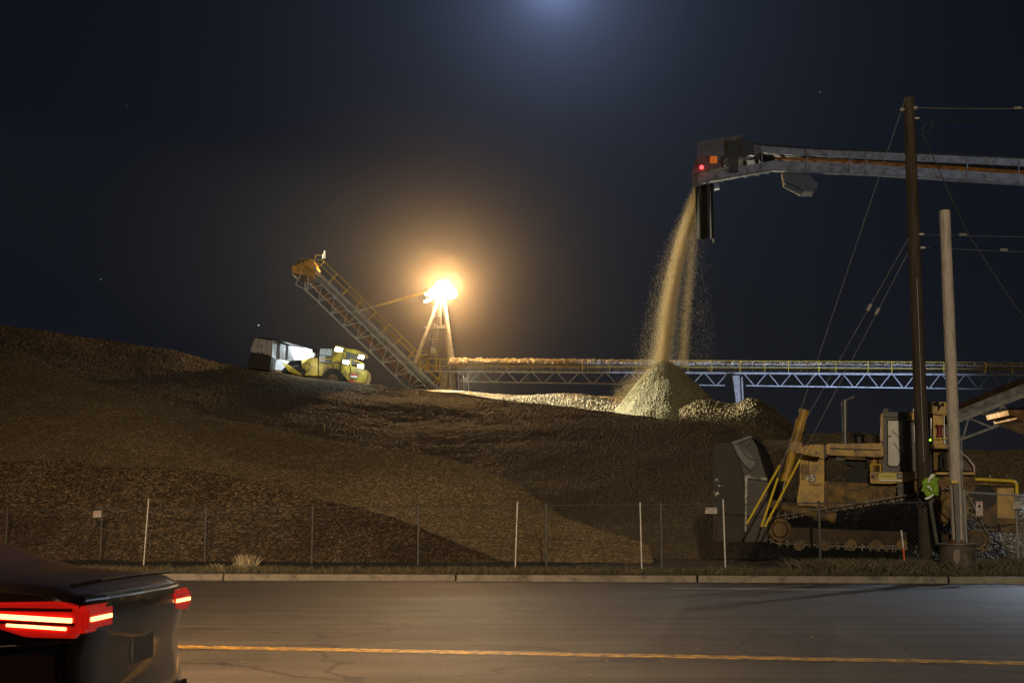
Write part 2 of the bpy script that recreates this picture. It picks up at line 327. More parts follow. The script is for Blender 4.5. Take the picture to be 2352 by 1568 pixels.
# verge and yard: one bumpy sheet behind the kerb
cols, rows = 260, 44; offs = [0.4 + (i / rows) ** 2.2 * 120 for i in range(rows + 1)]; vs = []
for j, of in enumerate(offs):
    for i in range(cols + 1):
        p = kpt(-90 + i * 220 / cols, of); z = .15 + min(of / 16, 1) * .1
        z += noise.noise(Vector((p.x * .8, p.y * .8, 0))) * .05 * min(1, of) + noise.noise(Vector((p.x * 3, p.y * 3, 5))) * .03 * min(1, of)
        vs.append((p.x, p.y, z))
fs = [(j * (cols + 1) + i, j * (cols + 1) + i + 1, (j + 1) * (cols + 1) + i + 1, (j + 1) * (cols + 1) + i) for j in range(rows) for i in range(cols)]
tag(npmesh('verge', vs, fs, SOIL), kind='structure')
def gz(x, y): return .22

def blades(n, fx, h, w, lean=.35):
    v = []; f = []
    for i in range(n):
        x, y, z = fx(); a = random.uniform(0, 6.28); hh = h * random.uniform(.4, 1.2); lx, ly = random.gauss(0, lean) * hh, random.gauss(0, lean) * hh
        dx, dy = math.cos(a) * w, math.sin(a) * w; k = len(v)
        v += [(x - dx, y - dy, z), (x + dx, y + dy, z), (x + lx * .4 + dx * .6, y + ly * .4 + dy * .6, z + hh * .6), (x + lx, y + ly, z + hh)]; f += [(k, k + 1, k + 2), (k, k + 2, k + 3)]
    return v, f
CLUMP = [(random.uniform(-30, 45), .45 + random.random() * 2.2, random.uniform(.15, .6)) for _ in range(110)]
def verge_pt():
    if random.random() < .5: c = random.choice(CLUMP); p = kpt(c[0] + random.gauss(0, c[2]), max(.43, c[1] + random.gauss(0, c[2] * .5))); return p.x, p.y, .14
    t_ = random.uniform(-30, 45); of = .45 + abs(random.gauss(0, 1.2)); p = kpt(t_, of); return p.x, p.y, .14
v, f = blades(42000, verge_pt, .19, .006); tag(npmesh('verge_grass', v, f, GRASS), 'low dry weeds and grass along the back of the kerb', 'grass', kind='stuff')
def yard_pt():
    x = random.uniform(7.5, 15.5); y = random.uniform(35.5, 39.5); return x, y, .16
v, f = blades(9000, yard_pt, .34, .006, .5); tag(npmesh('tall_weeds', v, f, GRASS), 'dry tangled weeds round the foot of the poles', 'weeds', kind='stuff')
tf = G(556, 1312, .15)
v, f = blades(260, lambda: (tf.x + random.gauss(0, .14), tf.y + .5 + random.gauss(0, .1), .15), .42, .007, .22)
tag(npmesh('grass_tuft', v, f, PALEG, origin=tuple(tf)), 'pale upright tuft of dry grass behind the kerb', 'grass tuft')
tf2 = G(492, 1314, .15)
v, f = blades(60, lambda: (tf2.x + random.gauss(0, .14), tf2.y + .5 + random.gauss(0, .1), .15), .22, .006, .4)
tag(npmesh('grass_tuft', v, f, PALEG, origin=tuple(tf2)), 'small sparse tuft of dry grass just beside the large pale tuft', 'grass tuft')

# ---------------------------------------------------------------- chip piles: lofted heaps
def heap(name, rows_, m, label, x0, x1, ncol, nrow, amp=.25, jitter=.035, seed=0, cat='wood chip pile'):
    """rows_: list of (D table, py table) from the near foot over the crest to the back; smooth in between."""
    xs = np.linspace(x0, x1, ncol); K = len(rows_); ts = np.linspace(0, K - 1, nrow); grid = []
    ctl = []
    for (Dt, Yt) in rows_:
        ctl.append([P(x, lerp_tab(Yt, x), lerp_tab(Dt, x)) if Yt[0][0] != 'z' else None for x in xs])
    ctl = np.array([[tuple(p) for p in r] for r in ctl])                  # K x ncol x 3
    for k in range(K):                                                     # soften kinks along the crest
        for _ in range(2): ctl[k, 1:-1] = ctl[k, 1:-1] * .5 + (ctl[k, :-2] + ctl[k, 2:]) * .25
    out_ = []
    for t_ in ts:
        i = min(int(t_), K - 2); u = t_ - i; p0 = ctl[max(i - 1, 0)]; p1 = ctl[i]; p2 = ctl[i + 1]; p3 = ctl[min(i + 2, K - 1)]
        lin = p1 * (1 - u) + p2 * u
        cr = .5 * ((2 * p1) + (-p0 + p2) * u + (2 * p0 - 5 * p1 + 4 * p2 - p3) * u * u + (-p0 + 3 * p1 - 3 * p2 + p3) * u ** 3)
        out_.append(lin * .6 + cr * .4)
    g = np.array(out_)
    for r in range(nrow):
        edge = min(1, r / 4)
        for c in range(ncol):
            x, y, z = g[r, c]
            q = Vector((x * .16 + seed, y * .16, z * .1)); d = noise.noise(q) * amp * 1.1 + noise.noise(q * 3.7) * amp * .22 + noise.noise(q * 12) * amp * .10
            g[r, c, 2] += (d - amp * .3) * edge
    g += np.random.uniform(-1, 1, g.shape) * jitter
    v = g.reshape(-1, 3); idx = np.arange(nrow * ncol).reshape(nrow, ncol)
    q = np.stack([idx[:-1, :-1], idx[:-1, 1:], idx[1:, 1:], idx[1:, :-1]], -1).reshape(-1, 4)
    tri = np.concatenate([q[:, [0, 1, 2]], q[:, [0, 2, 3]]])
    mid = g[0, ncol // 2]
    return tag(npmesh(name, v, tri, m, origin=(float(mid[0]), float(mid[1]), .2)), label, cat)

crest = [(-400, 735), (-200, 738), (0, 745), (60, 752), (100, 757), (200, 772), (300, 788), (400, 806), (500, 832), (600, 851), (700, 868), (820, 880), (950, 893), (1050, 903), (1150, 914), (1250, 928), (1340, 938), (1410, 943), (1500, 952), (1560, 960), (1640, 972), (1700, 981), (1728, 986), (1753, 1001), (1808, 1003), (1888, 996), (1936, 998), (1993, 999), (2040, 1004), (2120, 1018), (2207, 1028), (2240, 1029), (2272, 1031), (2336, 1026), (2450, 1020), (2700, 1010)]
crD = [(-400, 112), (0, 110), (600, 108), (1050, 105), (1400, 98), (1700, 84), (1850, 72), (2100, 64), (2352, 60), (2700, 58)]
add = lambda tab, d: [(x, y + d) for x, y in tab]
# rear hill
heap('wood_chip_hill', [
    ([(-400, 84), (0, 82), (800, 66), (1100, 55), (1700, 49), (2352, 47.5), (2700, 47)], [(-400, 860), (0, 880), (400, 1010), (800, 1085), (1100, 1200), (1300, 1282), (2700, 1286)]),
    ([(-400, 92), (0, 90), (800, 78), (1100, 70), (1700, 58), (2352, 51)], [(-400, 800), (0, 812), (300, 905), (600, 990), (900, 1045), (1100, 1085), (1400, 1120), (1700, 1150), (2352, 1170), (2700, 1160)]),
    ([(-400, 100), (0, 99), (800, 92), (1100, 86), (1700, 70), (2352, 56)], [(-400, 768), (0, 780), (300, 850), (600, 915), (900, 960), (1100, 985), (1400, 1025), (1700, 1055), (2100, 1085), (2352, 1090), (2700, 1080)]),
    (crD, crest), (add(crD, 5), add(crest, 12)), (add(crD, 22), add(crest, 150))],
    CHIP, 'broad brown wood chip hill rising to the long skyline the yellow machine drives on', -400, 2700, 1000, 280, .3, .028)
# nearer ridge on the left
ncr = [(-400, 690), (0, 797), (60, 812), (120, 838), (200, 868), (300, 900), (450, 950), (600, 977), (700, 993), (800, 1010), (1000, 1055), (1100, 1080), (1180, 1108), (1260, 1160), (1350, 1225), (1500, 1290)]
nD = [(-400, 76), (0, 73), (600, 63), (1100, 55), (1500, 50)]
heap('wood_chip_ridge', [
    ([(-400, 53), (0, 52), (1100, 48), (1500, 46)], [(-400, 1284), (1100, 1292), (1500, 1294)]),
    ([(-400, 58), (0, 57), (1100, 50), (1500, 47.5)], [(-400, 1110), (0, 1125), (600, 1170), (1100, 1210), (1500, 1275)]),
    ([(-400, 67), (0, 65), (600, 57), (1100, 52.5), (1500, 48.5)], [(-400, 880), (0, 940), (300, 1000), (600, 1060), (1100, 1125), (1500, 1256)]),
    (nD, ncr), (add(nD, 2.5), add(ncr, 8)), (add(nD, 9), add(ncr, 95))],
    CHIPF, 'lighter brown wood chip ridge sloping down in front of the big hill', -400, 1500, 700, 240, .28, .024, 11)
# bank at its foot, in a darker chip colour
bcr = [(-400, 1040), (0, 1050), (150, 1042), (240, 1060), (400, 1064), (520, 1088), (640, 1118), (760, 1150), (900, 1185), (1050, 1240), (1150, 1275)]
heap('dark_bank', [
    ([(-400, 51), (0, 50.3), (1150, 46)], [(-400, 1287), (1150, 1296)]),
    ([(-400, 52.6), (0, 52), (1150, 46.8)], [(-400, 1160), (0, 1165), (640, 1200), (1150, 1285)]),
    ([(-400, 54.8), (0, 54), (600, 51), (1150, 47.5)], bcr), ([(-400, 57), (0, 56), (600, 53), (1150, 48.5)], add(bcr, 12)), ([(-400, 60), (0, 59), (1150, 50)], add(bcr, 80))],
    CHIPD, 'dark bank along the foot of the ridge just behind the fence', -400, 1150, 460, 130, .22, .04, 23, 'bark pile')
# bright floodlit heap between the hill and the conveyor bridge
scr = [(700, 905), (900, 897), (1050, 899), (1150, 899), (1200, 902), (1250, 903), (1330, 906), (1400, 910), (1450, 914), (1550, 925), (1700, 945)]
heap('floodlit_chip_heap', [
    ([(700, 100), (1700, 92)], [(700, 935), (1050, 945), (1400, 975), (1700, 1010)]),
    ([(700, 114), (1700, 104)], [(700, 918), (1050, 918), (1400, 946), (1700, 975)]),
    ([(700, 134), (1700, 132)], scr), ([(700, 139), (1700, 137)], add(scr, 3)), ([(700, 150), (1700, 150)], add(scr, 80))],
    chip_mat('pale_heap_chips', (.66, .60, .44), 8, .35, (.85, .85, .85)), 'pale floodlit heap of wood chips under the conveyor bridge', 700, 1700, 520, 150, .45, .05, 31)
# mound right of the cone
mcr = [(1560, 935), (1600, 915), (1624, 911), (1648, 915), (1670, 920), (1690, 921), (1712, 911), (1725, 909), (1744, 914), (1779, 937), (1808, 959), (1830, 984), (1856, 1000), (1900, 1040)]
heap('wood_chip_mound', [
    ([(1560, 88), (1900, 86)], [(1560, 1010), (1900, 1080)]),
    ([(1560, 95), (1900, 92)], [(1560, 965), (1700, 962), (1780, 980), (1830, 1010), (1900, 1060)]),
    ([(1560, 103), (1900, 100)], mcr), ([(1560, 105), (1900, 102)], add(mcr, 6)), ([(1560, 116), (1900, 112)], add(mcr, 80))],
    chip_mat('mound_chips', (.36, .29, .15), 12., .6), 'lumpy chip mound with a lit top between the fresh cone and the parked bulldozer', 1560, 1900, 190, 110, .35, .06, 41)
# fresh cone under the discharge
def cone():
    DC = 109.0; ap = P(1525, 829, DC); k = DC / F; prof = [(0, 0), (9, 1), (20, 6), (35, 17), (55, 36), (80, 60), (105, 84), (130, 107), (160, 134), (185, 158), (215, 185), (250, 212)]
    nr, na = 130, 330; g = np.zeros((nr, na, 3))
    for i in range(nr):
        rp = 250 * (i / (nr - 1)) ** 1.1; drop = np.interp(rp, [p[0] for p in prof], [p[1] for p in prof])
        for j in range(na):
            a = 2 * math.pi * j / na; skew = 1 - .16 * max(0, -math.cos(a)) * min(1, rp / 60)
            r = rp * k * skew; x, y, z = ap.x + r * math.cos(a), ap.y + r * math.sin(a), ap.z - drop * k
            rill = noise.noise(Vector((math.cos(a) * 7, math.sin(a) * 7, r * .6))) * .07 * min(1, r / 1.5)
            z += rill + noise.noise(Vector((x * .7, y * .7, z * .7))) * .13 * min(1, r)
            z += noise.noise(Vector((x * .35, y * .35, 4))) * .35 * min(1, r / 2)
            g[i, j] = (x, y, z)
    g += np.random.uniform(-1, 1, g.shape) * .025
    idx = np.arange(nr * na).reshape(nr, na); nx = np.roll(idx, -1, 1)
    q = np.stack([idx[:-1], nx[:-1], nx[1:], idx[1:]], -1).reshape(-1, 4)
    tag(npmesh('wood_chip_cone', g.reshape(-1, 3), np.concatenate([q[:, [0, 1, 2]], q[:, [0, 2, 3]]]), CHIPP, origin=tuple(ap - Vector((0, 0, 8)))), 'steep fresh cone of wood chips directly under the falling stream', 'wood chip pile')
cone()
# ---------------------------------------------------------------- falling chips
def stream():
    def fall(tab, wt, n, wy, e=1.):
        C = []
        for i in range(n):
            y = 415 + 425 * random.random() ** e
            x = lerp_tab(tab, y) + random.gauss(0, 1) * lerp_tab(wt, y)
            C.append(tuple(P(x, y, 109 + random.gauss(0, wy))))
        return C
    core = [(415, 1607), (440, 1603), (470, 1596), (540, 1574), (620, 1555), (700, 1541), (780, 1530), (840, 1524)]
    A = fall(core, [(415, 2.5), (540, 5), (840, 6.5)], 42000, .22)
    B = fall([(415, 1600), (470, 1584), (540, 1561), (620, 1541), (700, 1527), (780, 1517), (840, 1511)], [(415, 2), (540, 5), (840, 8)], 22000, .5, e=.8)
    B += fall([(415, 1598), (470, 1578), (540, 1550), (620, 1526), (700, 1508), (840, 1485)], [(415, 2), (540, 8), (840, 17)], 4500, .8, e=.7)
    B += fall([(415, 1610), (470, 1601), (540, 1592), (620, 1585), (700, 1577), (840, 1568)], [(415, 3), (540, 6), (840, 7)], 15000, .5, e=.8)
    B += fall([(415, 1612), (470, 1604), (840, 1612)], [(415, 3), (540, 13), (840, 20)], 1500, 1., e=.6)
    for i in range(5000):                                                  # spatter down the lit flank of the cone
        t_ = random.random(); x = 1500 - 85 * t_ + random.gauss(0, 8); y = 850 + 80 * t_ - abs(random.gauss(0, 20)); B.append(tuple(P(x, y, 108 + random.gauss(0, 1))))
    v, f = flakes(A, .16, .020, up=(-.12, 0, 1), jit=.12); v2, f2 = flakes(B, .15, .008, up=(-.12, 0, 1), jit=.10)
    tag(npmesh('falling_wood_chips', np.concatenate([v, v2]), np.concatenate([f, f2 + len(v)]), FALL, origin=tuple(P(1560, 700, 109))), 'golden stream of loose wood chips falling onto the fresh cone', 'wood chips', kind='stuff')
stream()

# ================================================================ conveyor bridge across the back
def z1(x, y): return ((1730 + x / 5.057) * .9408, (980 + y / 5.057) * .9408)
def z2(x, y): return ((2000 + x / 6.03) * .9408, (960 + y / 6.03) * .9408)
def z3(x, y): return ((2240 + x / 6.03) * .9408, (960 + y / 6.03) * .9408)
def z4(x, y): return ((1700 + x / 2.94) * .9408, (920 + y / 2.94) * .9408)
def z5(x, y): return ((2200 + x / 6.533) * .9408, (1180 + y / 6.533) * .9408)
def ZZ(f, pts): return [f(*p) for p in pts]

DB0 = lambda x: 140 + (x - 1050) / 1300 * 4.5
def bp(x, y, dd=0.): return P(x, y, DB0(x) + dd)
def bridge():
    r = thing('conveyor_bridge', bp(1690, 918) , 'long steel conveyor bridge with yellow handrails crossing behind the piles', 'conveyor')
    YR = lambda x: lerp_tab([(960, 824), (1060, 822), (2352, 832), (2700, 835)], x)
    YM = lambda x: lerp_tab([(960, 840), (1060, 837), (2352, 848), (2700, 851)], x)
    YD = lambda x: lerp_tab([(960, 850), (1060, 850), (2352, 858), (2700, 861)], x)
    YB = lambda x: lerp_tab([(1050, 876), (2352, 894), (2700, 899)], x)
    X0, X1 = 975, 2560
    hr = MB(); posts = []
    for dd in (0, 3.4):
        for Y in (YR, YM): hr.tube(bp(X0, Y(X0), dd), bp(X1, Y(X1), dd), .032, n=6)
    hr.build('handrail', YEL, r)
    xs = [982, 1010, 1052, 1108, 1165, 1222, 1282, 1338, 1400, 1461, 1525, 1580, 1635, 1700, 1757, 1811, 1881, 1920, 1994, 2048, 2110, 2168, 2264, 2325]
    for i, x in enumerate(xs):
        p = MB(); w = .13 if i % 3 == 1 else .07
        p.bar(bp(x, YD(x)), bp(x, YR(x)), w, .06); p.build('rail_post', YEL, r)
    for x in range(1000, 2350, 70):
        MB().bar(bp(x, YD(x) - 2, 3.4), bp(x, YR(x), 3.4), .05).build('rail_post', YEL, r)
    d = MB(); d.prism([bp(X0, YD(X0)), bp(X1, YD(X1)), bp(X1, YD(X1) + 4.5), bp(X0, YD(X0) + 4.5)], .12)     # near channel
    d.prism([bp(X0, YD(X0), 3.3), bp(X1, YD(X1), 3.3), bp(X1, YD(X1) + 4.5, 3.3), bp(X0, YD(X0) + 4.5, 3.3)], .12); d.build('side_channel', GALV, r)
    d = MB(); d.prism([bp(X0, YD(X0) + 1, .15), bp(X1, YD(X1) + 1, .15), bp(X1, YD(X1) + 2.4, .15), bp(X0, YD(X0) + 2.4, .15)], 1.0); d.build('walkway', GALVD, r)
    # trough conveyor: frame, idlers, belt and the load on it
    fr = MB()
    for yy, hh in ((9, 1.6), (5, 1.1), (13, 1.2)):
        fr.prism([bp(1030, YD(1030) - yy, 1.25), bp(X1, YD(X1) - yy, 1.25), bp(X1, YD(X1) - yy + hh, 1.25), bp(1030, YD(1030) - yy + hh, 1.25)], .08)
    fr.build('belt_frame', GALV, r)
    idl = MB()
    for x in range(1035, 2540, 21):
        idl.bar(bp(x, YD(x), 1.3), bp(x, YD(x) - 12, 1.3), .07); idl.bar(bp(x + 2, YD(x) - 2, 1.3), bp(x + 2, YD(x) - 2, 2.9), .1)
    idl.build('idler_stand', GALVD, r)
    bl = MB(); bl.prism([bp(1028, YD(1028) - 13, 1.4), bp(X1, YD(X1) - 13, 1.4), bp(X1, YD(X1) - 11.5, 1.4), bp(1028, YD(1028) - 11.5, 1.4)], 1.5); bl.build('belt', RUBBER, r)
    # rounded load of chips lying along the belt
    n, m = 900, 12; g = np.zeros((n, m, 3))
    for i in range(n):
        x = 1026 + (X1 - 1026) * i / (n - 1); e = min(1, (i + .5) / 6)
        c = bp(x, YD(x) - 13, 2.15)
        for j in range(m):
            a = math.pi * j / (m - 1); rad = .66 * e * (1 + .22 * noise.noise(Vector((x * .12, j * .5, 0)))) * (1 if x < 1300 else 1 - min(.25, (x - 1300) / 2400))
            g[i, j] = (c.x, c.y - math.cos(a) * rad * 1.1, c.z + math.sin(a) * rad * .95)
    g[:, 1:-1] += np.random.uniform(-1, 1, g[:, 1:-1].shape) * .045
    idx = np.arange(n * m).reshape(n, m); q = np.stack([idx[:-1, :-1], idx[:-1, 1:], idx[1:, 1:], idx[1:, :-1]], -1).reshape(-1, 4)
    o = npmesh('chip_load', g.reshape(-1, 3) - np.array(r.location), np.concatenate([q[:, [0, 1, 2]], q[:, [0, 2, 3]]]), chip_mat('load_chips', (.60, .54, .44), 9, .6), r)
    # truss below: chords and V-shaped web members
    spans = [(1049, 1673), (1706, 2560)]
    for (a, c) in spans:
        for dd in (.1, 3.2):
            ch = MB(); ch.tube(bp(a + 8, YB(a), dd), bp(c - 8, YB(c), dd), .075, n=8); ch.build('bottom_chord', GALV, r)
    npan = 11; web = []
    for (a, c, k) in ((1049, 1673, 11), (1706, 2336 + 224, 15)):
        for dd in (.1, 3.2):
            for i in range(k):
                w0 = a + (c - a) * i / k; w1 = a + (c - a) * (i + 1) / k; mid = (w0 + w1) / 2
                p = MB(); p.bar(bp(w0 + 4, YD(w0) + 5, dd), bp(mid - 2, YB(mid), dd), .085); p.bar(bp(mid + 2, YB(mid), dd), bp(w1 - 4, YD(w1) + 5, dd), .085)
                p.build('web_brace', GALV, r)
    cr = MB()
    for x in range(1075, 2500, 57): cr.bar(bp(x, YB(x), .1), bp(x, YB(x), 3.2), .06)
    cr.build('cross_tie', GALV, r)
    # legs
    l = MB(); l.pp([(1683, 862), (1699, 862), (1702, 935), (1692, 935)], 141.5, 142.1); l.pp([(1702, 866), (1706, 866), (1709, 935), (1705, 935)], 142.6, 143); l.build('pier', GALV, r)
    l = MB(); l.tube(P(1024, 852, 141.5), P(1018, 905, 141.5), .42, .5, n=14); l.tube(P(1036, 852, 143), P(1040, 905, 143), .34, .44, n=14); l.build('pier', GALV, r)
    l = MB()
    for x in (1052, 1064, 1075): l.bar(P(x, 853, 140.2), P(x + 2, 905, 140.2), .07)
    for y in range(868, 905, 4): l.bar(P(1052, y, 140.2), P(1076, y, 140.2), .035)
    l.build('access_ladder', GALV, r)
    # platform with stairs at the transfer point
    pf = MB()
    for (x0, x1, y0, y1) in ((965, 985, 806, 822), (985, 1003, 804, 824)):
        for x in (x0, x1): pf.bar(P(x, y0, 139.6), P(x, 848, 139.6), .06)
        for y in (y0, (y0 + y1) / 2): pf.bar(P(x0, y, 139.6), P(x1, y, 139.6), .05)
    pf.bar(P(955, 828, 139.4), P(1040, 900, 139.4), .06); pf.bar(P(955, 842, 139.4), P(1010, 893, 139.4), .06)
    pf.bar(P(1012, 846, 139.4), P(1008, 880, 139.4), .08)
    pf.build('stair_rail', YEL, r)
    MB().box(P(994, 804, 139.3), (.45, .3, .55)).build('junction_box', WHITE, r, bevel=.03)
bridge()
def bridge_fill_lamps():  # lamps added under the deck to brighten the heap, cone and mound
    for x, y, dd, e, tgt, an, lb in ((1060, 866, -.3, 12000, P(1440, 870, 112), 80, 'added fill lamp under the bridge deck beside its access ladder'), (1692, 868, -.4, 9000, P(1665, 905, 104), 90, 'added fill lamp under the bridge deck on the blue lit pier')):
        c = bp(x, y, dd); r = thing('bridge_fill_lamp', c, lb, 'floodlight', 'added fill lamps under the bridge')
        MB().box(c, (.34, .2, .26)).build('housing', BLACK, r, bevel=.02); MB().box(c + Vector((.18, 0, 0)), (.02, .14, .18)).build('lens', mat('small_lens', (.9, .9, .9), .3, emit=(1, .95, .8), estr=3.), r)
        lamp('bridge_fill_spot', 'SPOT', c + Vector((.3, -.2, 0)), e, (1, .94, .66), tgt, an, .12, .5)
bridge_fill_lamps()

# ---------------------------------------------------------------- inclined boom
def boom():
    r = thing('loading_boom', P(1000, 893, 138), 'inclined lattice conveyor boom with a striped yellow head reaching up beside the floodlight mast', 'conveyor')
    D0, D1 = 137.0, 139.2
    T = Vector((718, 611)); Bm = Vector((1030, 912)); u = (Bm - T).normalized(); nrm = Vector((u.y, -u.x)) * -1    # nrm points down-left
    L_ = (Bm - T).length
    def q(s, n, D): p = T + u * s + nrm * n; return P(p.x, p.y, D)
    depth = 50
    ch = MB()
    for D in (D0, D1):
        ch.prism([q(0, 0, D), q(L_, 0, D), q(L_, 5.5, D), q(0, 5.5, D)], .12)
        ch.prism([q(0, 14, D), q(L_, 17, D), q(L_, 20, D), q(0, 17, D)], .09)
    ch.build('top_chord', GALV, r)
    for D in (D0, D1):
        c = MB(); c.tube(q(22, 50, D), q(L_, 50, D), .075, n=8); c.build('bottom_chord', GALV, r)
    e = MB(); e.bar(q(-10, 22, D0), q(2, 58, D0), .09); e.bar(q(2, 58, D0), q(24, 50, D0), .07); e.bar(q(6, 20, D0), q(30, 50, D0), .11); e.bar(q(0, 24, D1), q(24, 50, D1), .08); e.build('end_brace', GALV, r)
    k = 10; st = (L_ - 24) / k
    for D in (D0, D1):
        for i in range(k):
            s0 = 24 + st * i; p = MB()
            p.bar(q(s0, 50, D), q(s0 + st * .55, 16, D), .07); p.bar(q(s0 + st * .55, 16, D), q(s0 + st, 50, D), .055); p.bar(q(s0, 50, D), q(s0 + 5, 16, D), .05)
            p.build('web_brace', GALV, r)
    t = MB()
    for i in range(k + 1): s0 = 24 + st * i; t.bar(q(s0, 50, D0), q(s0, 50, D1), .06); t.bar(q(s0 + 8, 30, D0), q(s0 + 8, 30, D1), .06); t.bar(q(s0, 50, D0), q(min(s0 + st, L_), 50, D1), .045)
    t.build('cross_tie', GALV, r)
    b = MB(); b.prism([q(0, 24, D0 + .3), q(L_, 28, D0 + .3), q(L_, 38, D0 + .3), q(0, 33, D0 + .3)], 1.6); b.build('belt', BELT, r)
    pn = MB(); pn.prism([q(2, 6, D0 + .2), q(L_, 6, D0 + .2), q(L_, 13.5, D0 + .2), q(2, 13.5, D0 + .2)], 1.8); pn.build('deck_plate', GALVD, r)
    w = MB(); w.prism([q(0, -1, D0 - .7), q(L_, -1, D0 - .7), q(L_, .8, D0 - .7), q(0, .8, D0 - .7)], .7); w.build('walkway', GALV, r)
    h = MB(); 
    for n_ in (-26, -14): h.tube(q(2, n_, D0 - .7), q(L_ - 30, n_, D0 - .7), .035, n=6)
    h.bar(P(725, 586, D0 - .7), P(742, 586, D0 - .7), .05); h.bar(P(728, 597, D0 - .7), P(741, 597, D0 - .7), .04); h.bar(P(725, 586, D0 - .7), P(721, 608, D0 - .7), .05)
    h.build('handrail', YEL, r)
    s = 12
    while s < L_ - 20:
        MB().bar(q(s, 0, D0 - .7), q(s + 0, -26, D0 - .7), .06).build('rail_post', YEL, r); s += 41.5
    hd = MB(); hd.pp([(671, 612), (692, 594), (712, 592), (720, 597), (728, 611), (722, 632), (706, 631), (696, 629), (672, 627)], D0 - .2, D1 + .3); hdo = hd.build('head_hood', mat('hood_orange_yellow_paint', (.60, .30, .035), .5, var=.2, dirt=(.12, .08, .04), dirt_amt=.4), r)
    sp_ = MB()
    for k_ in range(4):
        x = 676 + k_ * 8; sp_.prism([P(x, 609 - k_ * 4.4, D0 - .22), P(x + 13, 597 - k_ * 1.2, D0 - .22), P(x + 15.5, 597 - k_ * 1.2, D0 - .22), P(x + 3, 611 - k_ * 4.4, D0 - .22)], .02)
    for k_ in range(4):
        a = P(673 + k_ * 5.6, 609.7 - k_ * 4.7, D0 - .1); sp_.bar(a, a + Vector((0, 2.2, 0)), .10, .09)
    sp_.build('hazard_stripe', TXT, hdo)
    em = MB(); c = P(704, 621, D0 - .2)
    for i in range(20):
        a0, a1 = 2 * math.pi * i / 20, 2 * math.pi * (i + 1) / 20; f = lambda a, rr: c + Vector((rr * math.cos(a), -.015, rr * math.sin(a)))
        em.bar(f(a0, .36), f(a1, .36), .035)
    for (x0, y0, x1, y1) in ((-.2, .1, -.08, .12), (.06, .12, .2, .1), (-.12, -.14, .12, -.12), (0, .05, .03, -.05), (-.28, .2, .25, .22), (-.2, -.02, -.26, -.14)):
        em.bar(c + Vector((x0, -.015, y0)), c + Vector((x1, -.015, y1)), .035)
    em.build('round_emblem', TXT, hdo)
    g = MB(); g.pp([(671, 613), (696, 630), (700, 640), (678, 634), (670, 628)], D0, D1); g.build('chute_lip', RUST, r)
    bc = MB(); bc.tube(P(744, 593, D0 - .6), P(744, 584, D0 - .6), .16, .13); bc.tube(P(745.5, 584, D0 - .6), P(745.5, 576, D0 - .6), .07); bc.build('head_lamp', WHITE, r)
    st_ = MB(); st_.tube(P(815, 716, D0 - .2), P(862, 703, D0 - .2), .09); st_.tube(P(862, 703, D0 - .25), P(862, 703, D0), .16); st_.build('stay_arm', GALV, r)
    bx = MB(); bx.box(P(817, 713, D0 - .1), (.45, .2, .4)); bx.build('gusset_plate', GALV, r)
    for dy in (0, 3): MB().path([P(862, 702 + dy, D0 - .1), P(985, 667 + dy * 1.4, 143)], .025, 6).build('stay_cable', YEL, r)
    ms = MB(); ms.pp([(940, 878), (1003, 872), (1006, 905), (938, 905)], D0 + .4, D1 - .1); ms.build('lower_chute', RUST, r)
boom()

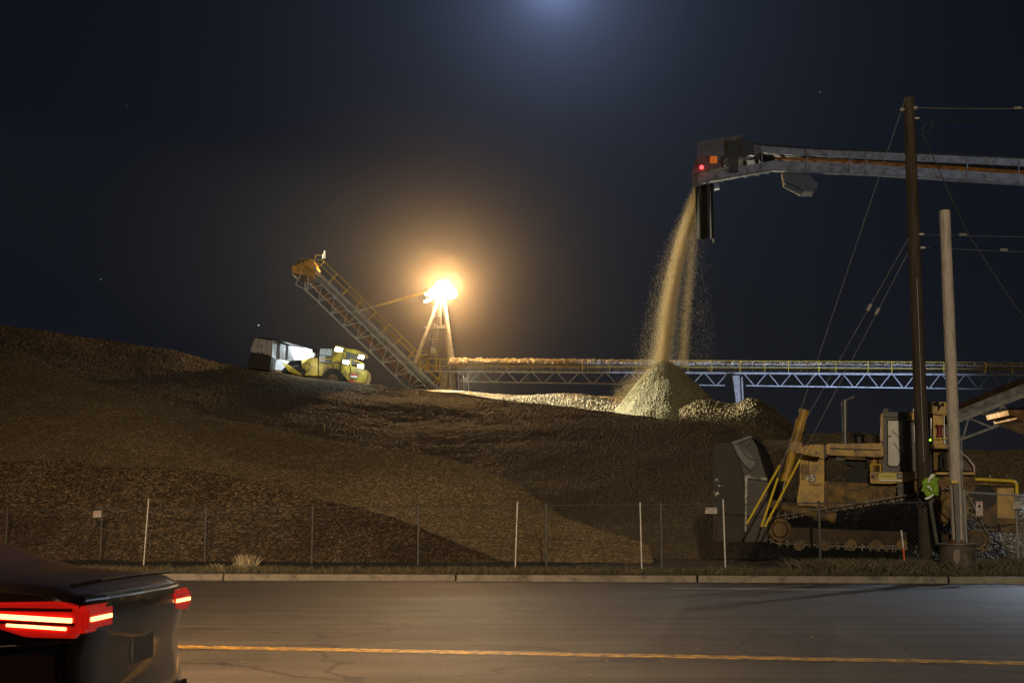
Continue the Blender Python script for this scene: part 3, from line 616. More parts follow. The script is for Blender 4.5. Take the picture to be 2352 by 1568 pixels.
# ---------------------------------------------------------------- floodlight mast
def mast():
    r = thing('floodlight_mast', P(1003, 850, 145), 'tripod steel mast carrying the blazing orange floodlights, with a caged ladder', 'light tower')
    top = P(1015, 690, 145)
    for (x, y, D, rr) in ((953, 826, 143.5, .2), (1041, 826, 143.8, .22), (1032, 830, 148.5, .2)):
        MB().tube(P(x, y + 8, D), P(1015 + (x - 1000) * .16, 690, 145), rr, .15, n=12).build('leg', GALV, r, smooth=True)
    b = MB(); y = 752
    for a, c in (((975, 752), (992, 752)), ((1003, 750), (1028, 749)), ((990, 752), (1026, 753))): b.bar(P(*a, 144.8), P(*c, 144.8), .14)
    b.bar(P(1012, 690, 144.8), P(1013, 750, 144.8), .09); b.build('cross_beam', GALV, r)
    l = MB()
    for x in (-5, 5): l.bar(P(1004 + x * .7, 700, 144.3), P(994 + x * .8, 822, 144.3), .05)
    for k in range(34): y = 702 + k * 3.6; xx = 1004 - (y - 700) * .082; l.bar(P(xx - 4, y, 144.3), P(xx + 4, y, 144.3), .03)
    l.build('ladder', GALV, r)
    c = MB()
    for y, x, rr in ((726, 1003, 8), (752, 998, 9), (779, 995, 10)):
        for i in range(14):
            a0, a1 = 2 * math.pi * i / 14, 2 * math.pi * (i + 1) / 14; o = P(x, y, 144); f = lambda a: o + Vector((math.cos(a) * rr * .0443, math.sin(a) * .36, 0)); c.bar(f(a0), f(a1), .045)
    for k in range(5):
        a = math.pi + k * math.pi / 4; c.bar(P(1003 + 8 * math.cos(a), 702, 144 + .36 * math.sin(a)), P(995 + 10 * math.cos(a), 780, 144 + .36 * math.sin(a)), .03)
    c.build('ladder_cage', GALV, r)
    h = MB(); h.tube(P(1015, 692, 145), P(1016, 662, 145), .14); 
    for i in range(24):
        a0, a1 = 2 * math.pi * i / 24, 2 * math.pi * (i + 1) / 24; f = lambda a: LAMP + Vector((math.cos(a) * 1.35, math.sin(a) * 1.35, -.6)); h.bar(f(a0), f(a1), .08)
    for a in (0, math.pi / 2, math.pi, 1.5 * math.pi): h.bar(LAMP + Vector((0, 0, -.55)), LAMP + Vector((math.cos(a) * 1.35, math.sin(a) * 1.35, -.6)), .07)
    h.build('lamp_ring', GALV, r)
    for i in range(6):
        a = math.pi * 2 * i / 6 - math.pi / 2; c = LAMP + Vector((math.cos(a) * 1.35, math.sin(a) * 1.35, -.2)); rot = Matrix.Rotation(a, 3, 'Z') @ Matrix.Rotation(R(-15), 3, 'Y')
        hs = MB(); hs.box(c, (.22, .62, .56), rot); ho = hs.build('floodlight', GALVD, r, bevel=.03)
        MB().box(c + rot @ Vector((.125, 0, 0)), (.02, .54, .48), rot).build('lens', LIT, ho)
    MB().sphere(LAMP + Vector((0, 0, .1)), .95, 16, 10).build('lamp_globe', mat('blazing_sodium_globe', (.9, .9, .9), .5, emit=(1, .56, .20), estr=1500.), r, smooth=True)
    for (x, y) in ((983, 690), (985, 674)): MB().box(P(x, y, 143.6), (.75, .3, .16), Matrix.Rotation(R(-20), 3, 'Y')).build('side_lamp', LIT, r)
mast()

# ---------------------------------------------------------------- big discharge conveyor, top right
def discharge():
    r = thing('discharge_conveyor', P(1850, 430, 106), 'high grey conveyor arm pouring wood chips from its hooded end', 'conveyor')
    D0, D1 = 104.0, 108.6
    top = lambda x: lerp_tab([(1700, 323), (1830, 333), (1990, 340), (2352, 357), (2560, 366)], x)
    bot = lambda x: lerp_tab([(1604, 399), (1776, 369), (1990, 378), (2352, 401), (2560, 413)], x)
    X1 = 2560
    def band(fn, x0, x1, h0, dn, D, th, m, name, h1=None):
        b = MB(); xs = [x0] + [x for x in (1660, 1776, 1850, 1990, 2160, 2352) if x0 < x < x1] + [x1]
        for a, c in zip(xs, xs[1:]): b.prism([P(a, fn(a) + dn, D), P(c, fn(c) + dn, D), P(c, fn(c) + dn + h0, D), P(a, fn(a) + dn + h0, D)], th)
        return b.build(name, m, r)
    band(top, 1715, X1, 16, 8, D0, .25, GALVD, 'upper_girder'); band(top, 1715, X1, 16, 8, D1, .25, GALVD, 'upper_girder')
    band(top, 1700, X1, 3.2, 3, D0 - .3, D1 - D0 + .9, BLACK, 'roof_cover')
    band(bot, 1604, X1, 22, 0, D0, .28, GALVD, 'lower_girder'); band(bot, 1640, X1, 22, 0, D1, .28, GALVD, 'lower_girder')
    band(bot, 1604, X1, 1.5, 21, D0 - .12, .5, GALVD, 'girder_flange'); band(bot, 1640, X1, 1.5, 21, D1 - .1, .5, GALVD, 'girder_flange')
    band(bot, 1780, X1, 5, -9, D0 + 1.0, 2.6, mat('orange_brown_belt', (.55, .25, .06), .7, var=.5, scale=.6, dirt=(.12, .06, .03), dirt_amt=.5, dirt_scale=.5), 'return_belt')
    for x in (1750, 1853, 1952, 1990, 2088, 2222, 2340, 2460):
        for D in (D0 - .06, D1): MB().bar(P(x, top(x) + 8, D), P(x, bot(x) + 22, D), .09).build('stiffener', GALVD, r)
    for x in list(range(1700, 1780, 26)): MB().bar(P(x, bot(x) + 22, D0 + .2), P(x + 16, bot(x) + 23.5, D1), .22, .16).build('cross_beam', GALVD, r)
    for x in list(range(1830, 2540, 92)):
        p = MB(); p.bar(P(x, bot(x) + 21, D0 + .2), P(x + 10, bot(x) + 21, D1), .16); p.bar(P(x + 2, bot(x) + 21, D0 + .2), P(x + 62, bot(x + 60) + 20, D1), .16); p.build('cross_beam', GALV, r)
    # head: hood box, skirt, drive, lamps
    h = MB(); h.pp([(1602, 326), (1642, 318), (1701, 310), (1706, 318), (1712, 330), (1745, 331), (1745, 352), (1706, 366), (1660, 372), (1602, 351)], D0 - .2, D1 + .3); h.build('head_hood', mat('dusty_hood_steel', (.115, .105, .10), .7, var=.3, dirt=(.05, .04, .035), dirt_amt=.4), r)
    h = MB(); h.pp([(1603, 352), (1662, 352), (1662, 384), (1606, 396), (1589, 399), (1590, 393)], D0 + .1, D1); h.build('head_skirt', mat('brown_dusty_steel', (.10, .075, .065), .7, var=.3), r)
    h = MB(); h.box(P(1684, 362, D0 - .3), (.7, .5, 2.2)); h.box(P(1716, 342, D0 - .35), (1.0, .5, 1.1)); h.tube(P(1672, 372, D0 - .4), P(1672, 372, D0), .35); h.build('drive_motor', GREYP, r)
    h = MB(); h.pp([(1662, 345), (1676, 340), (1676, 378), (1662, 380)], D0 - .1, D0 + .2); h.pp([(1694, 352), (1745, 345), (1745, 366), (1694, 371)], D0 + .6, D1 - .6); h.build('bearing_plate', BLACK, r)
    MB().sphere(P(1611.5, 384.5, D0 - .35), .15).build('red_lamp', LITR, r)
    MB().box(P(1639, 367, D0 - .1), (.55, .3, .5)).build('orange_marker', LITO, r, bevel=.04)
    v = MB(); v.tube(P(1803, 424, D0 + .9), P(1843, 443, D0 + .9), .22); v.pp([(1796, 392), (1850, 392), (1880, 424), (1868, 440), (1840, 440), (1800, 418)], D0 + 1.2, D0 + 2.8); v.build('belt_tensioner', mat('dark_tensioner_steel', (.06, .065, .07), .6), r)
    e = MB(); e.pp([(1640, 404), (1652, 403), (1652, 432), (1641, 434)], D1 - .25, D1 + .35); e.build('girder_end', GALV, r)
    # hanging rubber skirt
    def curtain(x0, x1, y1, D, nm, m, wob):
        n = 16; vs = []; 
        for k in range(n + 1):
            for j in range(9):
                y = 398 + (y1 - 398) * k / n; x = x0 + (x1 - x0) * j / 8 + k * .25
                p = P(x, y, D); p.y += wob * math.sin(j * 1.5 + k * .12); vs.append(p)
        vs2 = [p + Vector((0, .09, 0)) for p in vs]; N = len(vs); fs = []
        for k in range(n):
            for j in range(8):
                a = k * 9 + j; fs += [(a, a + 1, a + 10, a + 9), (a + N, a + 9 + N, a + 10 + N, a + 1 + N)]
        for k in range(n): a = k * 9; fs += [(a, a + 9, a + 9 + N, a + N), (a + 8, a + 8 + N, a + 17 + N, a + 17)]
        for j in range(8): a = n * 9 + j; fs += [(a, a + 1, a + 1 + N, a + N)]
        b = MB(); b.add(vs + vs2, fs); b.build(nm, m, r)
    RB = mat('dusty_rubber_skirt', (.035, .03, .022), .98, var=.35, scale=1.2)
    curtain(1596, 1626, 549, 108.5, 'rubber_skirt', RB, .16); curtain(1628, 1637, 548, 107.6, 'rubber_skirt', RB, .1)
    MB().pp([(1637, 548), (1640, 547), (1640, 552), (1638, 557)], 107.4, 107.6).build('bent_strip', FALL, r)
FRAME[0] = R(8); discharge(); FRAME[0] = 0

# ---------------------------------------------------------------- inclined feed conveyor low on the right
def feeder():
    r = thing('inclined_feed_conveyor', P(2230, 1000, 118), 'galvanised inclined conveyor with a lattice underside rising behind the weathered pole', 'conveyor')
    D0, D1 = 117, 120
    b = MB(); b.pp([(2150, 963), (2190, 944), (2290, 905), (2360, 878), (2600, 786), (2600, 808), (2470, 858), (2352, 903), (2300, 924), (2195, 962), (2150, 980)], D0, D0 + .15); b.pp([(2190, 944), (2600, 786), (2600, 808), (2195, 962)], D1, D1 + .15); b.build('side_panel', mat('blotchy_galvanised_panel', (.33, .36, .40), .5, .3, var=.5, scale=1.2, dirt=(.10, .10, .11), dirt_amt=.5, dirt_scale=1.0), r)
    b = MB(); b.pp([(2150, 950), (2300, 887), (2600, 768), (2600, 784), (2300, 900), (2150, 962)], D0 - .3, D1 + .3); b.build('roof_cover', RUST, r)
    b = MB(); b.bar(P(2150, 986, D0 - .1), P(2600, 812, D0 - .1), .35, .3); b.build('lower_flange', GALV, r)
    b = MB(); b.bar(P(2175, 1021, D0), P(2420, 929, D0), .18); b.bar(P(2175, 1021, D1), P(2420, 929, D1), .15); b.build('bottom_chord', GALV, r)
    for (a, c) in (((2212, 1006), (2224, 962)), ((2227, 961), (2281, 982)), ((2281, 982), (2300, 932)), ((2300, 932), (2352, 956)), ((2352, 955), (2370, 905)), ((2206, 1010), (2190, 1000))):
        for D in (D0, D1): MB().bar(P(*a, D), P(*c, D), .12).build('web_brace', GALV, r)
FRAME[0] = R(17); feeder(); FRAME[0] = 0
def roof_corner():
    r = thing('lit_shed_roof', P(2400, 975, 88), 'warm-lit corner of a shed roof poking in at the photo edge under the inclined conveyor', 'shed')
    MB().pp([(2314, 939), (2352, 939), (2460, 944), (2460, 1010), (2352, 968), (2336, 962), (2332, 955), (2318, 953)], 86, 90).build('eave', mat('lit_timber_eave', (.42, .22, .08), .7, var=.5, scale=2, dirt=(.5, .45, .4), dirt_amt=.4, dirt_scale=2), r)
    MB().pp([(2312, 936), (2352, 934), (2460, 930), (2460, 943), (2352, 940), (2316, 940)], 85.7, 90.3).build('roofing', BLACK, r)
roof_corner()

# ================================================================ machine working on the hill (a wheeled dozer with a big chip blade)
def hill_machine():
    D = 111.; r = thing('wheel_dozer', P(745, 874, D), 'yellow wheeled dozer with blazing work lamps pushing a tall slatted blade on the skyline', 'bulldozer')
    X = lambda a: ((600 + a[0] / 7.35) * .9408, (800 + a[1] / 7.35) * .9408)
    def pz(pts, D0, D1): b = MB(); b.pp([X(p) for p in pts], D0, D1); return b
    YH = mat('bright_machine_yellow', (.50, .40, .05), .5, var=.3, scale=2, dirt=(.10, .075, .03), dirt_amt=.6, dirt_scale=1.1)
    # blade: solid lower front, slatted top guard, curved side seen from behind
    pz([(95, 425), (300, 450), (460, 510), (425, 760), (30, 720), (60, 560)], D - 2.6, D + 2.8).build('blade', mat('dark_blade_steel', (.028, .022, .018), .6, var=.4, scale=1), r)
    g = MB(); a0, a1, b0, b1 = (165, 205), (470, 215), (92, 420), (462, 505)
    for k in range(15):
        t = k / 14; p0 = (a0[0] + (b0[0] - a0[0]) * t, a0[1] + (b0[1] - a0[1]) * t); p1 = (a1[0] + (b1[0] - a1[0]) * t, a1[1] + (b1[1] - a1[1]) * t)
        g.bar(P(*X(p0), D - 2.6), P(*X(p1), D - 2.5), .06, .09)
    for t in (0, .25, .45, .68, 1): g.bar(P(*X((a0[0] + (a1[0] - a0[0]) * t, a0[1] + (a1[1] - a0[1]) * t)), D - 2.65), P(*X((b0[0] + (b1[0] - b0[0]) * t, b0[1] + (b1[1] - b0[1]) * t)), D - 2.65), .1)
    g.build('guard_grille', GALV, r)
    g = MB(); g.bar(P(*X((240, 180)), D - 2.6), P(*X((480, 215)), D - 2.6), .14); g.bar(P(*X((480, 212)), D - 2.5), P(*X((1250, 400)), D + .6), .12); g.build('grille_top_bar', BLACK, r)
    bw = pz([(475, 218), (1100, 372), (1250, 415), (1250, 520), (1000, 575), (800, 580), (700, 690), (640, 760), (425, 745), (465, 510)], D - .3, D + .1); bw.build('blade_back', mat('pale_blade_back', (.62, .66, .68), .5, .2, var=.25, scale=1.5), r)
    g = MB()
    for k in range(9): g.bar(P(*X((480 + k * 8, 250 + k * 34)), D - .36), P(*X((800 + k * 10, 330 + k * 34)), D - .36), .035, .05)
    for x in (610, 760): g.bar(P(*X((x, 260)), D - .4), P(*X((x - 12, 560)), D - .4), .08)
    g.build('blade_slats', GREYP, r)
    pz([(650, 640), (740, 650), (830, 700), (980, 815), (1010, 850), (760, 780), (720, 700)], D - 1.3, D - .9).build('lift_arm', YH, r)
    # body
    pz([(1000, 575), (1060, 560), (1200, 525), (1300, 540), (1300, 630), (1620, 640), (1700, 650), (1960, 700), (2190, 760), (2200, 860), (2150, 1000), (2000, 990), (1850, 960), (1700, 820), (1500, 760), (1380, 860), (1050, 860), (1010, 800)], D - 1.1, D + 1.2).build('body', YH, r, bevel=.05)
    pz([(1180, 540), (1290, 545), (1290, 860), (1060, 850), (1140, 700)], D - 1.35, D - 1.12).build('front_fender', YH, r)
    pz([(1250, 385), (1335, 370), (1335, 610), (1300, 625), (1250, 540)], D - .9, D + 1.0).build('cab_front_frame', BLACK, r)
    c = pz([(1320, 365), (1800, 380), (1990, 490), (1960, 660), (1310, 630)], D - .85, D + .95); c.build('cab', mat('cab_grey_paint', (.13, .13, .11), .5), r)
    for q_ in ([(1335, 372), (1450, 378), (1440, 488), (1326, 482)], [(1458, 378), (1552, 380), (1540, 500), (1446, 490)], [(1322, 500), (1436, 505), (1420, 608), (1312, 605)]):
        pz(q_, D - .92, D - .88).build('cab_window', mat('lit_cab_glass', (.30, .36, .40), .25, emit=(.55, .65, .72), estr=.18), r)
    pz([(1590, 305), (1720, 320), (1790, 360), (1980, 385), (2150, 450), (2130, 500), (2000, 470), (1850, 430), (1600, 350)], D - 1.15, D + 1.2).build('cab_roof', YH, r, bevel=.04)
    pz([(1560, 380), (1800, 440), (1790, 640), (1560, 600)], D - 1.0, D - .86).build('cab_side_panel', YH, r)
    pz([(1890, 835), (2000, 860), (2000, 905), (1880, 885)], D - 1.2, D - 1.13).build('white_decal', WHITE, r)
    pz([(1880, 815), (2010, 840), (2020, 862), (1900, 850)], D - 1.22, D - 1.15).build('red_decal', RED, r)
    pz([(1850, 930), (2040, 985), (2100, 1010), (1860, 975)], D - 1.2, D + .9).build('red_bumper', RED, r)
    for (x, y, yy) in ((1560, 930, 1), (900, 880, 1)):
        for dy in (-1.2, .9):
            c = P(*X((x, y)), D + dy); w = MB(); w.tube(c, c + Vector((0, .75, 0)), .86, n=26)
            for i in range(24): a = 2 * math.pi * i / 24; w.box(c + Vector((math.cos(a) * .88, .37, math.sin(a) * .88)), (.1, .72, .09), Matrix.Rotation(-a, 3, 'Y'))
            wo = w.build('wheel', RUBBER, r); MB().tube(c - Vector((0, .02, 0)), c + Vector((0, .1, 0)), .42, n=20).build('rim', DOZD, wo)
    for (pos, s_) in (((1670, 390), (.62, .30)), ((1800, 615), (.50, .28)), ((2070, 525), (.46, .28)), ((2060, 690), (.48, .28))):
        c = P(*X(pos), D - 1.28); ho = MB().box(c + Vector((0, .1, 0)), (s_[0], .16, s_[1] * 1.05), Matrix.Rotation(R(10), 3, 'Y')).build('work_lamp', BLACK, r)
        MB().box(c, (s_[0] * .92, .06, s_[1]), Matrix.Rotation(R(10), 3, 'Y')).build('lens', LITW, ho, bevel=.02)
    dt = MB()
    for q0, q1 in (((1380, 640), (1560, 640)), ((1560, 640), (1560, 760)), ((1700, 655), (1700, 800)), ((1880, 700), (1880, 830)), ((1300, 545), (1300, 850)), ((1080, 640), (1270, 660)), ((1080, 780), (1260, 800))): dt.bar(P(*X(q0), D - 1.17), P(*X(q1), D - 1.17), .05)
    dt.build('panel_gap', TXT, r)
    dt = MB(); dt.path([P(*X(p), D - 1.3) for p in ((1330, 620), (1330, 560), (1560, 560), (1560, 640))], .03, 6); dt.path([P(*X(p), D - 1.3) for p in ((1880, 690), (1885, 560), (2120, 640), (2115, 740))], .03, 6); dt.build('handrail', YEL, r)
    dt = MB(); dt.tube(P(*X((1180, 560)), D), P(*X((1186, 380)), D), .09, n=10); dt.tube(P(*X((1240, 560)), D - .3), P(*X((1120, 690)), D - .8), .09, n=10); dt.build('exhaust_pipe', BLACK, r)
    a = P(*X((1230, 430)), D - 1.0)
    MB().box(a + Vector((0, -.1, 0)), (.3, .2, .22)).build('work_lamp', BLACK, r)
    lamp('front_work_light', 'SPOT', a + Vector((-.4, -1.1, .3)), 900, (.85, .95, 1), P(*X((850, 430)), D - .3), 95, .1, .4)
    lamp('side_work_light', 'POINT', P(*X((1200, 600)), D - 2.6), 70, (1, .96, .7), radius=.15)
    lamp('rear_work_light', 'POINT', P(*X((2000, 620)), D - 2.3), 90, (.9, 1, .95), radius=.2)
hill_machine()

# ================================================================ parked bulldozer
PW = P
def dozer():
    P = lambda x, y, D: PW(x, y, D + 2.4)
    r = thing('bulldozer', P(2000, 1289, 43), 'parked muddy yellow crawler bulldozer with black blade, dark cab and raised rear sprocket', 'bulldozer')
    def pz(f, pts, D0, D1): b = MB(); b.pp(ZZ(f, pts), D0 + 2.4, D1 + 2.4); return b
    # blade
    pz(z1, [(55, 1730), (55, 600), (75, 545), (110, 512), (285, 505), (330, 600), (390, 760), (440, 1000), (440, 1730)], 40.2, 46.4).build('blade', mat('black_blade_steel', (.012, .010, .009), .6, .2, var=.6, scale=1.2, dirt=(.035, .014, .008), dirt_amt=.3, dirt_scale=.8), r, bevel=.04)
    pz(z1, [(300, 505), (540, 462), (590, 540), (700, 900), (725, 960), (725, 1730), (436, 1730), (430, 900), (380, 740)], 40.35, 46.2).build('blade_back', BLACK, r, bevel=.02)
    pz(z1, [(285, 505), (340, 490), (440, 590), (560, 700), (580, 765), (520, 850), (440, 770), (370, 680), (320, 570)], 40.18, 40.33).build('wear_plate', GREYP, r)
    pz(z1, [(340, 495), (470, 440), (530, 418), (545, 455), (475, 560), (565, 690), (540, 700), (440, 600)], 40.24, 40.34).build('wear_plate', BLACK, r)
    pz(z1, [(275, 500), (400, 460), (520, 415), (540, 440), (400, 492), (300, 525)], 40.1, 46.3).build('blade_lip', GREYP, r)
    pz(z1, [(345, 495), (365, 500), (430, 600), (490, 680), (580, 712), (580, 728), (480, 702), (415, 610)], 40.14, 40.2).build('plate_seam', BLACK, r)
    e = MB(); c = P(*z1(580, 500), 40.6)
    for i in range(16): a0, a1 = 2 * math.pi * i / 16, 2 * math.pi * (i + 1) / 16; f = lambda a: c + Vector((.075 * math.cos(a), 0, .075 * math.sin(a))); e.tube(f(a0), f(a1), .028, n=6)
    e.build('lifting_eye', BLACK, r)
    pz(z1, [(450, 915), (485, 905), (720, 945), (722, 972), (480, 945), (470, 1600), (445, 1600)], 40.2, 40.32).build('white_edge_trim', WORNWHITE, r)
    s = MB()
    for i in range(26): x, y = random.choice(((100, 960), (95, 1120), (105, 1140), (135, 1035))); x += random.gauss(0, 18); y += random.gauss(0, 12); c = P(*z1(x, y), 40.18); s.box(c, (random.uniform(.015, .05), .012, random.uniform(.01, .025)), Matrix.Rotation(random.random(), 3, 'Y'))
    s.build('paint_chips', WHITE, r)
    # lift cylinder
    for D in (41.4, 45.4):
        a, c = P(*z1(1185, 100), D), P(*z1(945, 960), D)
        cy = MB(); cy.tube(a, c, .125, n=18); cy.tube(a, a + (c - a) * .07, .15, n=18); cy.tube(a + (c - a) * .92, c + (c - a) * .03, .15, n=18); cyo = cy.build('lift_cylinder', DOZ, r, smooth=True)
        MB().tube(c, P(*z1(850, 1440), D), .04, n=12).build('piston_rod', CHROME, cyo, smooth=True)
        pp_ = MB(); pp_.tube(P(*z1(1090, 200), D - .14), P(*z1(930, 900), D - .14), .02); pp_.tube(P(*z1(1205, 190), D - .1), P(*z1(1085, 640), D - .1), .025); pp_.build('oil_line', DOZ, cyo)
        y = pz(z1, [(990, 545), (1035, 495), (1150, 500), (1160, 560), (1350, 598), (1385, 620), (1375, 675), (1340, 682), (1140, 640), (1060, 620), (1000, 600)], D - .2, D + .2); y.build('cylinder_yoke', DOZ, r, bevel=.03)
        pn = MB(); c = P(*z1(1332, 632), D - .24); pn.tube(c, c + Vector((0, .1, 0)), .055, n=14); pn.build('pin', GREYP, r)
    hs = MB()
    for k, (x0, x1) in enumerate(((1195, 1215), (1205, 1250), (1180, 1235))):
        hs.path([P(*z1(x0, 240), 41.7 + k * .07), P(*z1(x0 + 5, 330 + k * 20), 41.7 + k * .07), P(*z1((x0 + x1) / 2 - 12 * k, 420), 41.75 + k * .07), P(*z1(x1, 480 + k * 10), 41.9), P(*z1(x1 + 60, 500), 42.1)], .02, 6)
    hs.path([P(*z1(1155, 440), 42), P(*z1(1170, 500), 42), P(*z1(1220, 520), 42), P(*z1(1330, 500), 42)], .03, 6)
    hs.path([P(*z1(1440, 740), 42.4), P(*z1(1455, 860), 42.3), P(*z1(1500, 920), 42.3), P(*z1(1490, 1020), 42.4)], .025, 6); hs.path([P(*z1(1450, 900), 42.4), P(*z1(1480, 960), 42.3), P(*z1(1520, 1010), 42.3)], .025, 6)
    for k in range(4): hs.path([P(*z1(980 + k * 18, 1250), 41.5), P(*z1(1000 + k * 14, 1190), 41.5), P(*z1(1050, 1165 + k * 8), 41.6), P(*z1(1085, 1200), 41.8)], .012, 5)
    hs.build('hydraulic_hose', CABLE, r)
    # radiator guard
    rg = pz(z1, [(1165, 560), (1190, 530), (1425, 528), (1430, 1290), (1090, 1280), (1095, 1180), (1125, 1000), (1128, 760)], 42.1, 44.9).build('radiator_guard', DOZ, r, bevel=.03)
    pz(z1, [(1236, 715), (1415, 712), (1415, 1010), (1330, 1010), (1236, 985)], 42.05, 42.12).build('access_panel', DOZ, rg, bevel=.012)
    b = MB()
    for a, c in (((1236, 706), (1418, 704)), ((1232, 706), (1232, 985)), ((1240, 1020), (1400, 1030)), ((1165, 1240), (1425, 1262)), ((1432, 1040), (1432, 1290))): b.bar(P(*z1(*a), 42.05), P(*z1(*c), 42.05), .018)
    b.build('panel_gap', TXT, rg)
    pz(z1, [(1240, 900), (1315, 880), (1320, 985), (1245, 1000)], 42.02, 42.06).build('painted_patch', GREYP, rg)
    text('painted_letters', 'CAT', P(*z1(1256, 873), 42.04), .075, TXT, rg, xs=1.4); text('painted_letters', '#', P(*z1(1217, 945), 42.03), .15, WHITE, rg, xs=.8); text('painted_letters', '5', P(*z1(1281, 948), 42.0), .20, WHITE, rg, xs=1.0, depth=.012)
    pz(z1, [(1425, 535), (1462, 535), (1462, 690), (1425, 690)], 42.6, 44.4).build('hood_gap_plate', BLACK, r)
    # hood
    hd = pz(z2, [(105, 737), (945, 733), (945, 937), (105, 905)], 42.5, 44.5).build('engine_hood', DOZ, r, bevel=.03)
    b = MB(); b.bar(P(*z2(155, 806), 42.46), P(*z2(905, 834), 42.46), .03, .03); b.box(P(*z2(535, 835), 42.45), (.07, .04, .07)); b.build('hood_seam', TXT, hd)
    pz(z2, [(370, 925), (690, 942), (680, 978), (375, 965)], 42.7, 44.3).build('hood_lower_beam', DOZD, r)
    pz(z2, [(245, 915), (370, 922), (368, 990), (262, 992), (245, 960)], 42.8, 43.4).build('engine_bracket', BLACK, r)
    pz(z2, [(500, 960), (670, 970), (672, 1110), (735, 1120), (745, 1320), (410, 1320), (408, 1118), (485, 1105), (480, 1060), (385, 1040), (380, 985), (500, 990)], 43.0, 44.2).build('engine_block', RUBBER, r, bevel=.03)
    b = MB(); b.tube(P(*z2(825, 920), 43.1), P(*z2(790, 1050), 43.1), .13, .11, n=16); b.tube(P(*z2(790, 1050), 43.1), P(*z2(785, 1150), 43.1), .08, n=16); b.tube(P(*z2(790, 1060), 43.1), P(*z2(788, 1085), 43.1), .13, n=16); b.build('intake_pipe', DOZ, r, smooth=True)
    b = MB(); 
    for x, w in ((905, .05), (885, .03), (925, .04)): b.bar(P(*z2(x, 935), 42.9), P(*z2(x, 1150), 42.9), w)
    b.build('frame_strut', DOZD, r)
    b = MB(); b.tube(P(*z2(382, 735), 43.3), P(*z2(378, 110), 43.3), .092, n=18); b.tube(P(*z2(380, 380), 43.3), P(*z2(380, 352), 43.3), .098, n=18); b.tube(P(*z2(382, 118), 43.3), P(*z2(382, 92), 43.3), .115, n=18); eo = b.build('exhaust_stack', mat('sooty_steel_pipe', (.10, .105, .12), .4, .25, var=.4, scale=3), r, smooth=True)
    pz(z2, [(400, 95), (400, 82), (505, 33), (522, 45), (515, 70), (450, 92)], 43.2, 43.4).build('rain_flap', BLACK, eo)
    b = MB(); b.tube(P(*z2(585, 733), 43.5), P(*z2(585, 640), 43.5), .17, n=20); b.tube(P(*z2(585, 640), 43.5), P(*z2(585, 604), 43.5), .21, .15, n=20); b.build('air_precleaner', BLACK, r, smooth=True)
    # cab
    cb = pz(z2, [(905, 300), (915, 283), (940, 275), (1640, 270), (1640, 1150), (950, 1155), (945, 730), (905, 715)], 42.6, 44.6).build('cab', CABM, r, bevel=.035)
    pz(z2, [(1012, 400), (1228, 404), (1236, 420), (1242, 850), (1170, 1040), (1150, 1066), (1060, 1066), (1016, 1050)], 42.56, 42.59).build('door_glass', mat('dirty_door_glass', (.15, .165, .15), .35, var=.35, scale=3), cb)
    pz(z2, [(1392, 460), (1600, 460), (1600, 722), (1400, 722)], 42.56, 42.59).build('rear_side_glass', GLASS, cb)
    b = MB(); b.bar(P(*z2(1075, 550), 42.54), P(*z2(1175, 645), 42.54), .02); b.bar(P(*z2(1175, 645), 42.54), P(*z2(1240, 665), 42.54), .02); b.bar(P(*z2(1100, 725), 42.54), P(*z2(1180, 850), 42.54), .02); b.bar(P(*z2(1180, 850), 42.54), P(*z2(1260, 905), 42.54), .022); b.bar(P(*z2(1015, 630), 42.54), P(*z2(1065, 630), 42.54), .035); b.build('door_handle_bars', TXT, cb)
    b = MB(); f = [(1005, 392), (1235, 396), (1250, 855), (1178, 1050), (1150, 1076), (1055, 1076), (1008, 1058)]
    for a, c in zip(f, f[1:] + f[:1]): b.bar(P(*z2(*a), 42.56), P(*z2(*c), 42.56), .025)
    b.bar(P(*z2(950, 345), 42.58), P(*z2(1420, 350), 42.58), .02); b.bar(P(*z2(1300, 400), 42.58), P(*z2(1300, 1140), 42.58), .03); b.build('door_seal', RUBBER, cb)
    b = MB(); b.bar(P(*z2(922, 300), 42.55), P(*z2(925, 700), 42.55), .05, .06); b.bar(P(*z2(905, 400), 42.7), P(*z2(908, 480), 42.7), .03); b.build('cab_lit_edge', DOZ, cb)  # warm light on the cab's front edge, put in as yellow bars
    pz(z2, [(1310, 292), (1412, 290), (1412, 390), (1310, 392)], 42.3, 42.6).build('roof_lamp_box', DOZ, r, bevel=.015)
    b = MB(); b.box(P(*z2(1340, 355), 42.28), (.10, .03, .06)); b.build('lamp_slot', TXT, r)
    # fender platform with dealer decal
    pf = pz(z2, [(752, 1150), (1460, 1160), (1660, 1165), (1660, 1225), (1465, 1238), (1260, 1305), (1050, 1328), (752, 1322)], 41.9, 45.0).build('fender_platform', DOZ, r, bevel=.02)
    b = MB(); b.tube(P(*z2(792, 1222), 41.86), P(*z2(792, 1222), 41.95), .055, n=14); b.build('marker_lamp', BLACK, pf)
    dc = pz(z2, [(880, 1176), (1136, 1182), (1136, 1256), (880, 1252)], 41.87, 41.89).build('dealer_decal', mat('decal_yellow', (.55, .52, .05), .5), pf)
    pz(z2, [(1136, 1182), (1217, 1184), (1217, 1258), (1136, 1256)], 41.865, 41.885).build('decal_black_box', TXT, pf); pz(z2, [(884, 1262), (1222, 1268), (1222, 1286), (884, 1280)], 41.87, 41.89).build('decal_white_strip', WHITE, pf)
    text('decal_letters', 'PETERSON', P(*z2(1010, 1217), 41.86), .062, TXT, pf, xs=1.12, slant=.35); text('decal_letters', 'CAT', P(*z2(1176, 1220), 41.855), .085, WHITE, pf, xs=.95)
    lv = MB()
    for k in range(9): lv.bar(P(*z1(1140 + k * 0, 780 + k * 22), 42.06), P(*z1(1222, 782 + k * 22), 42.06), .014, .02)
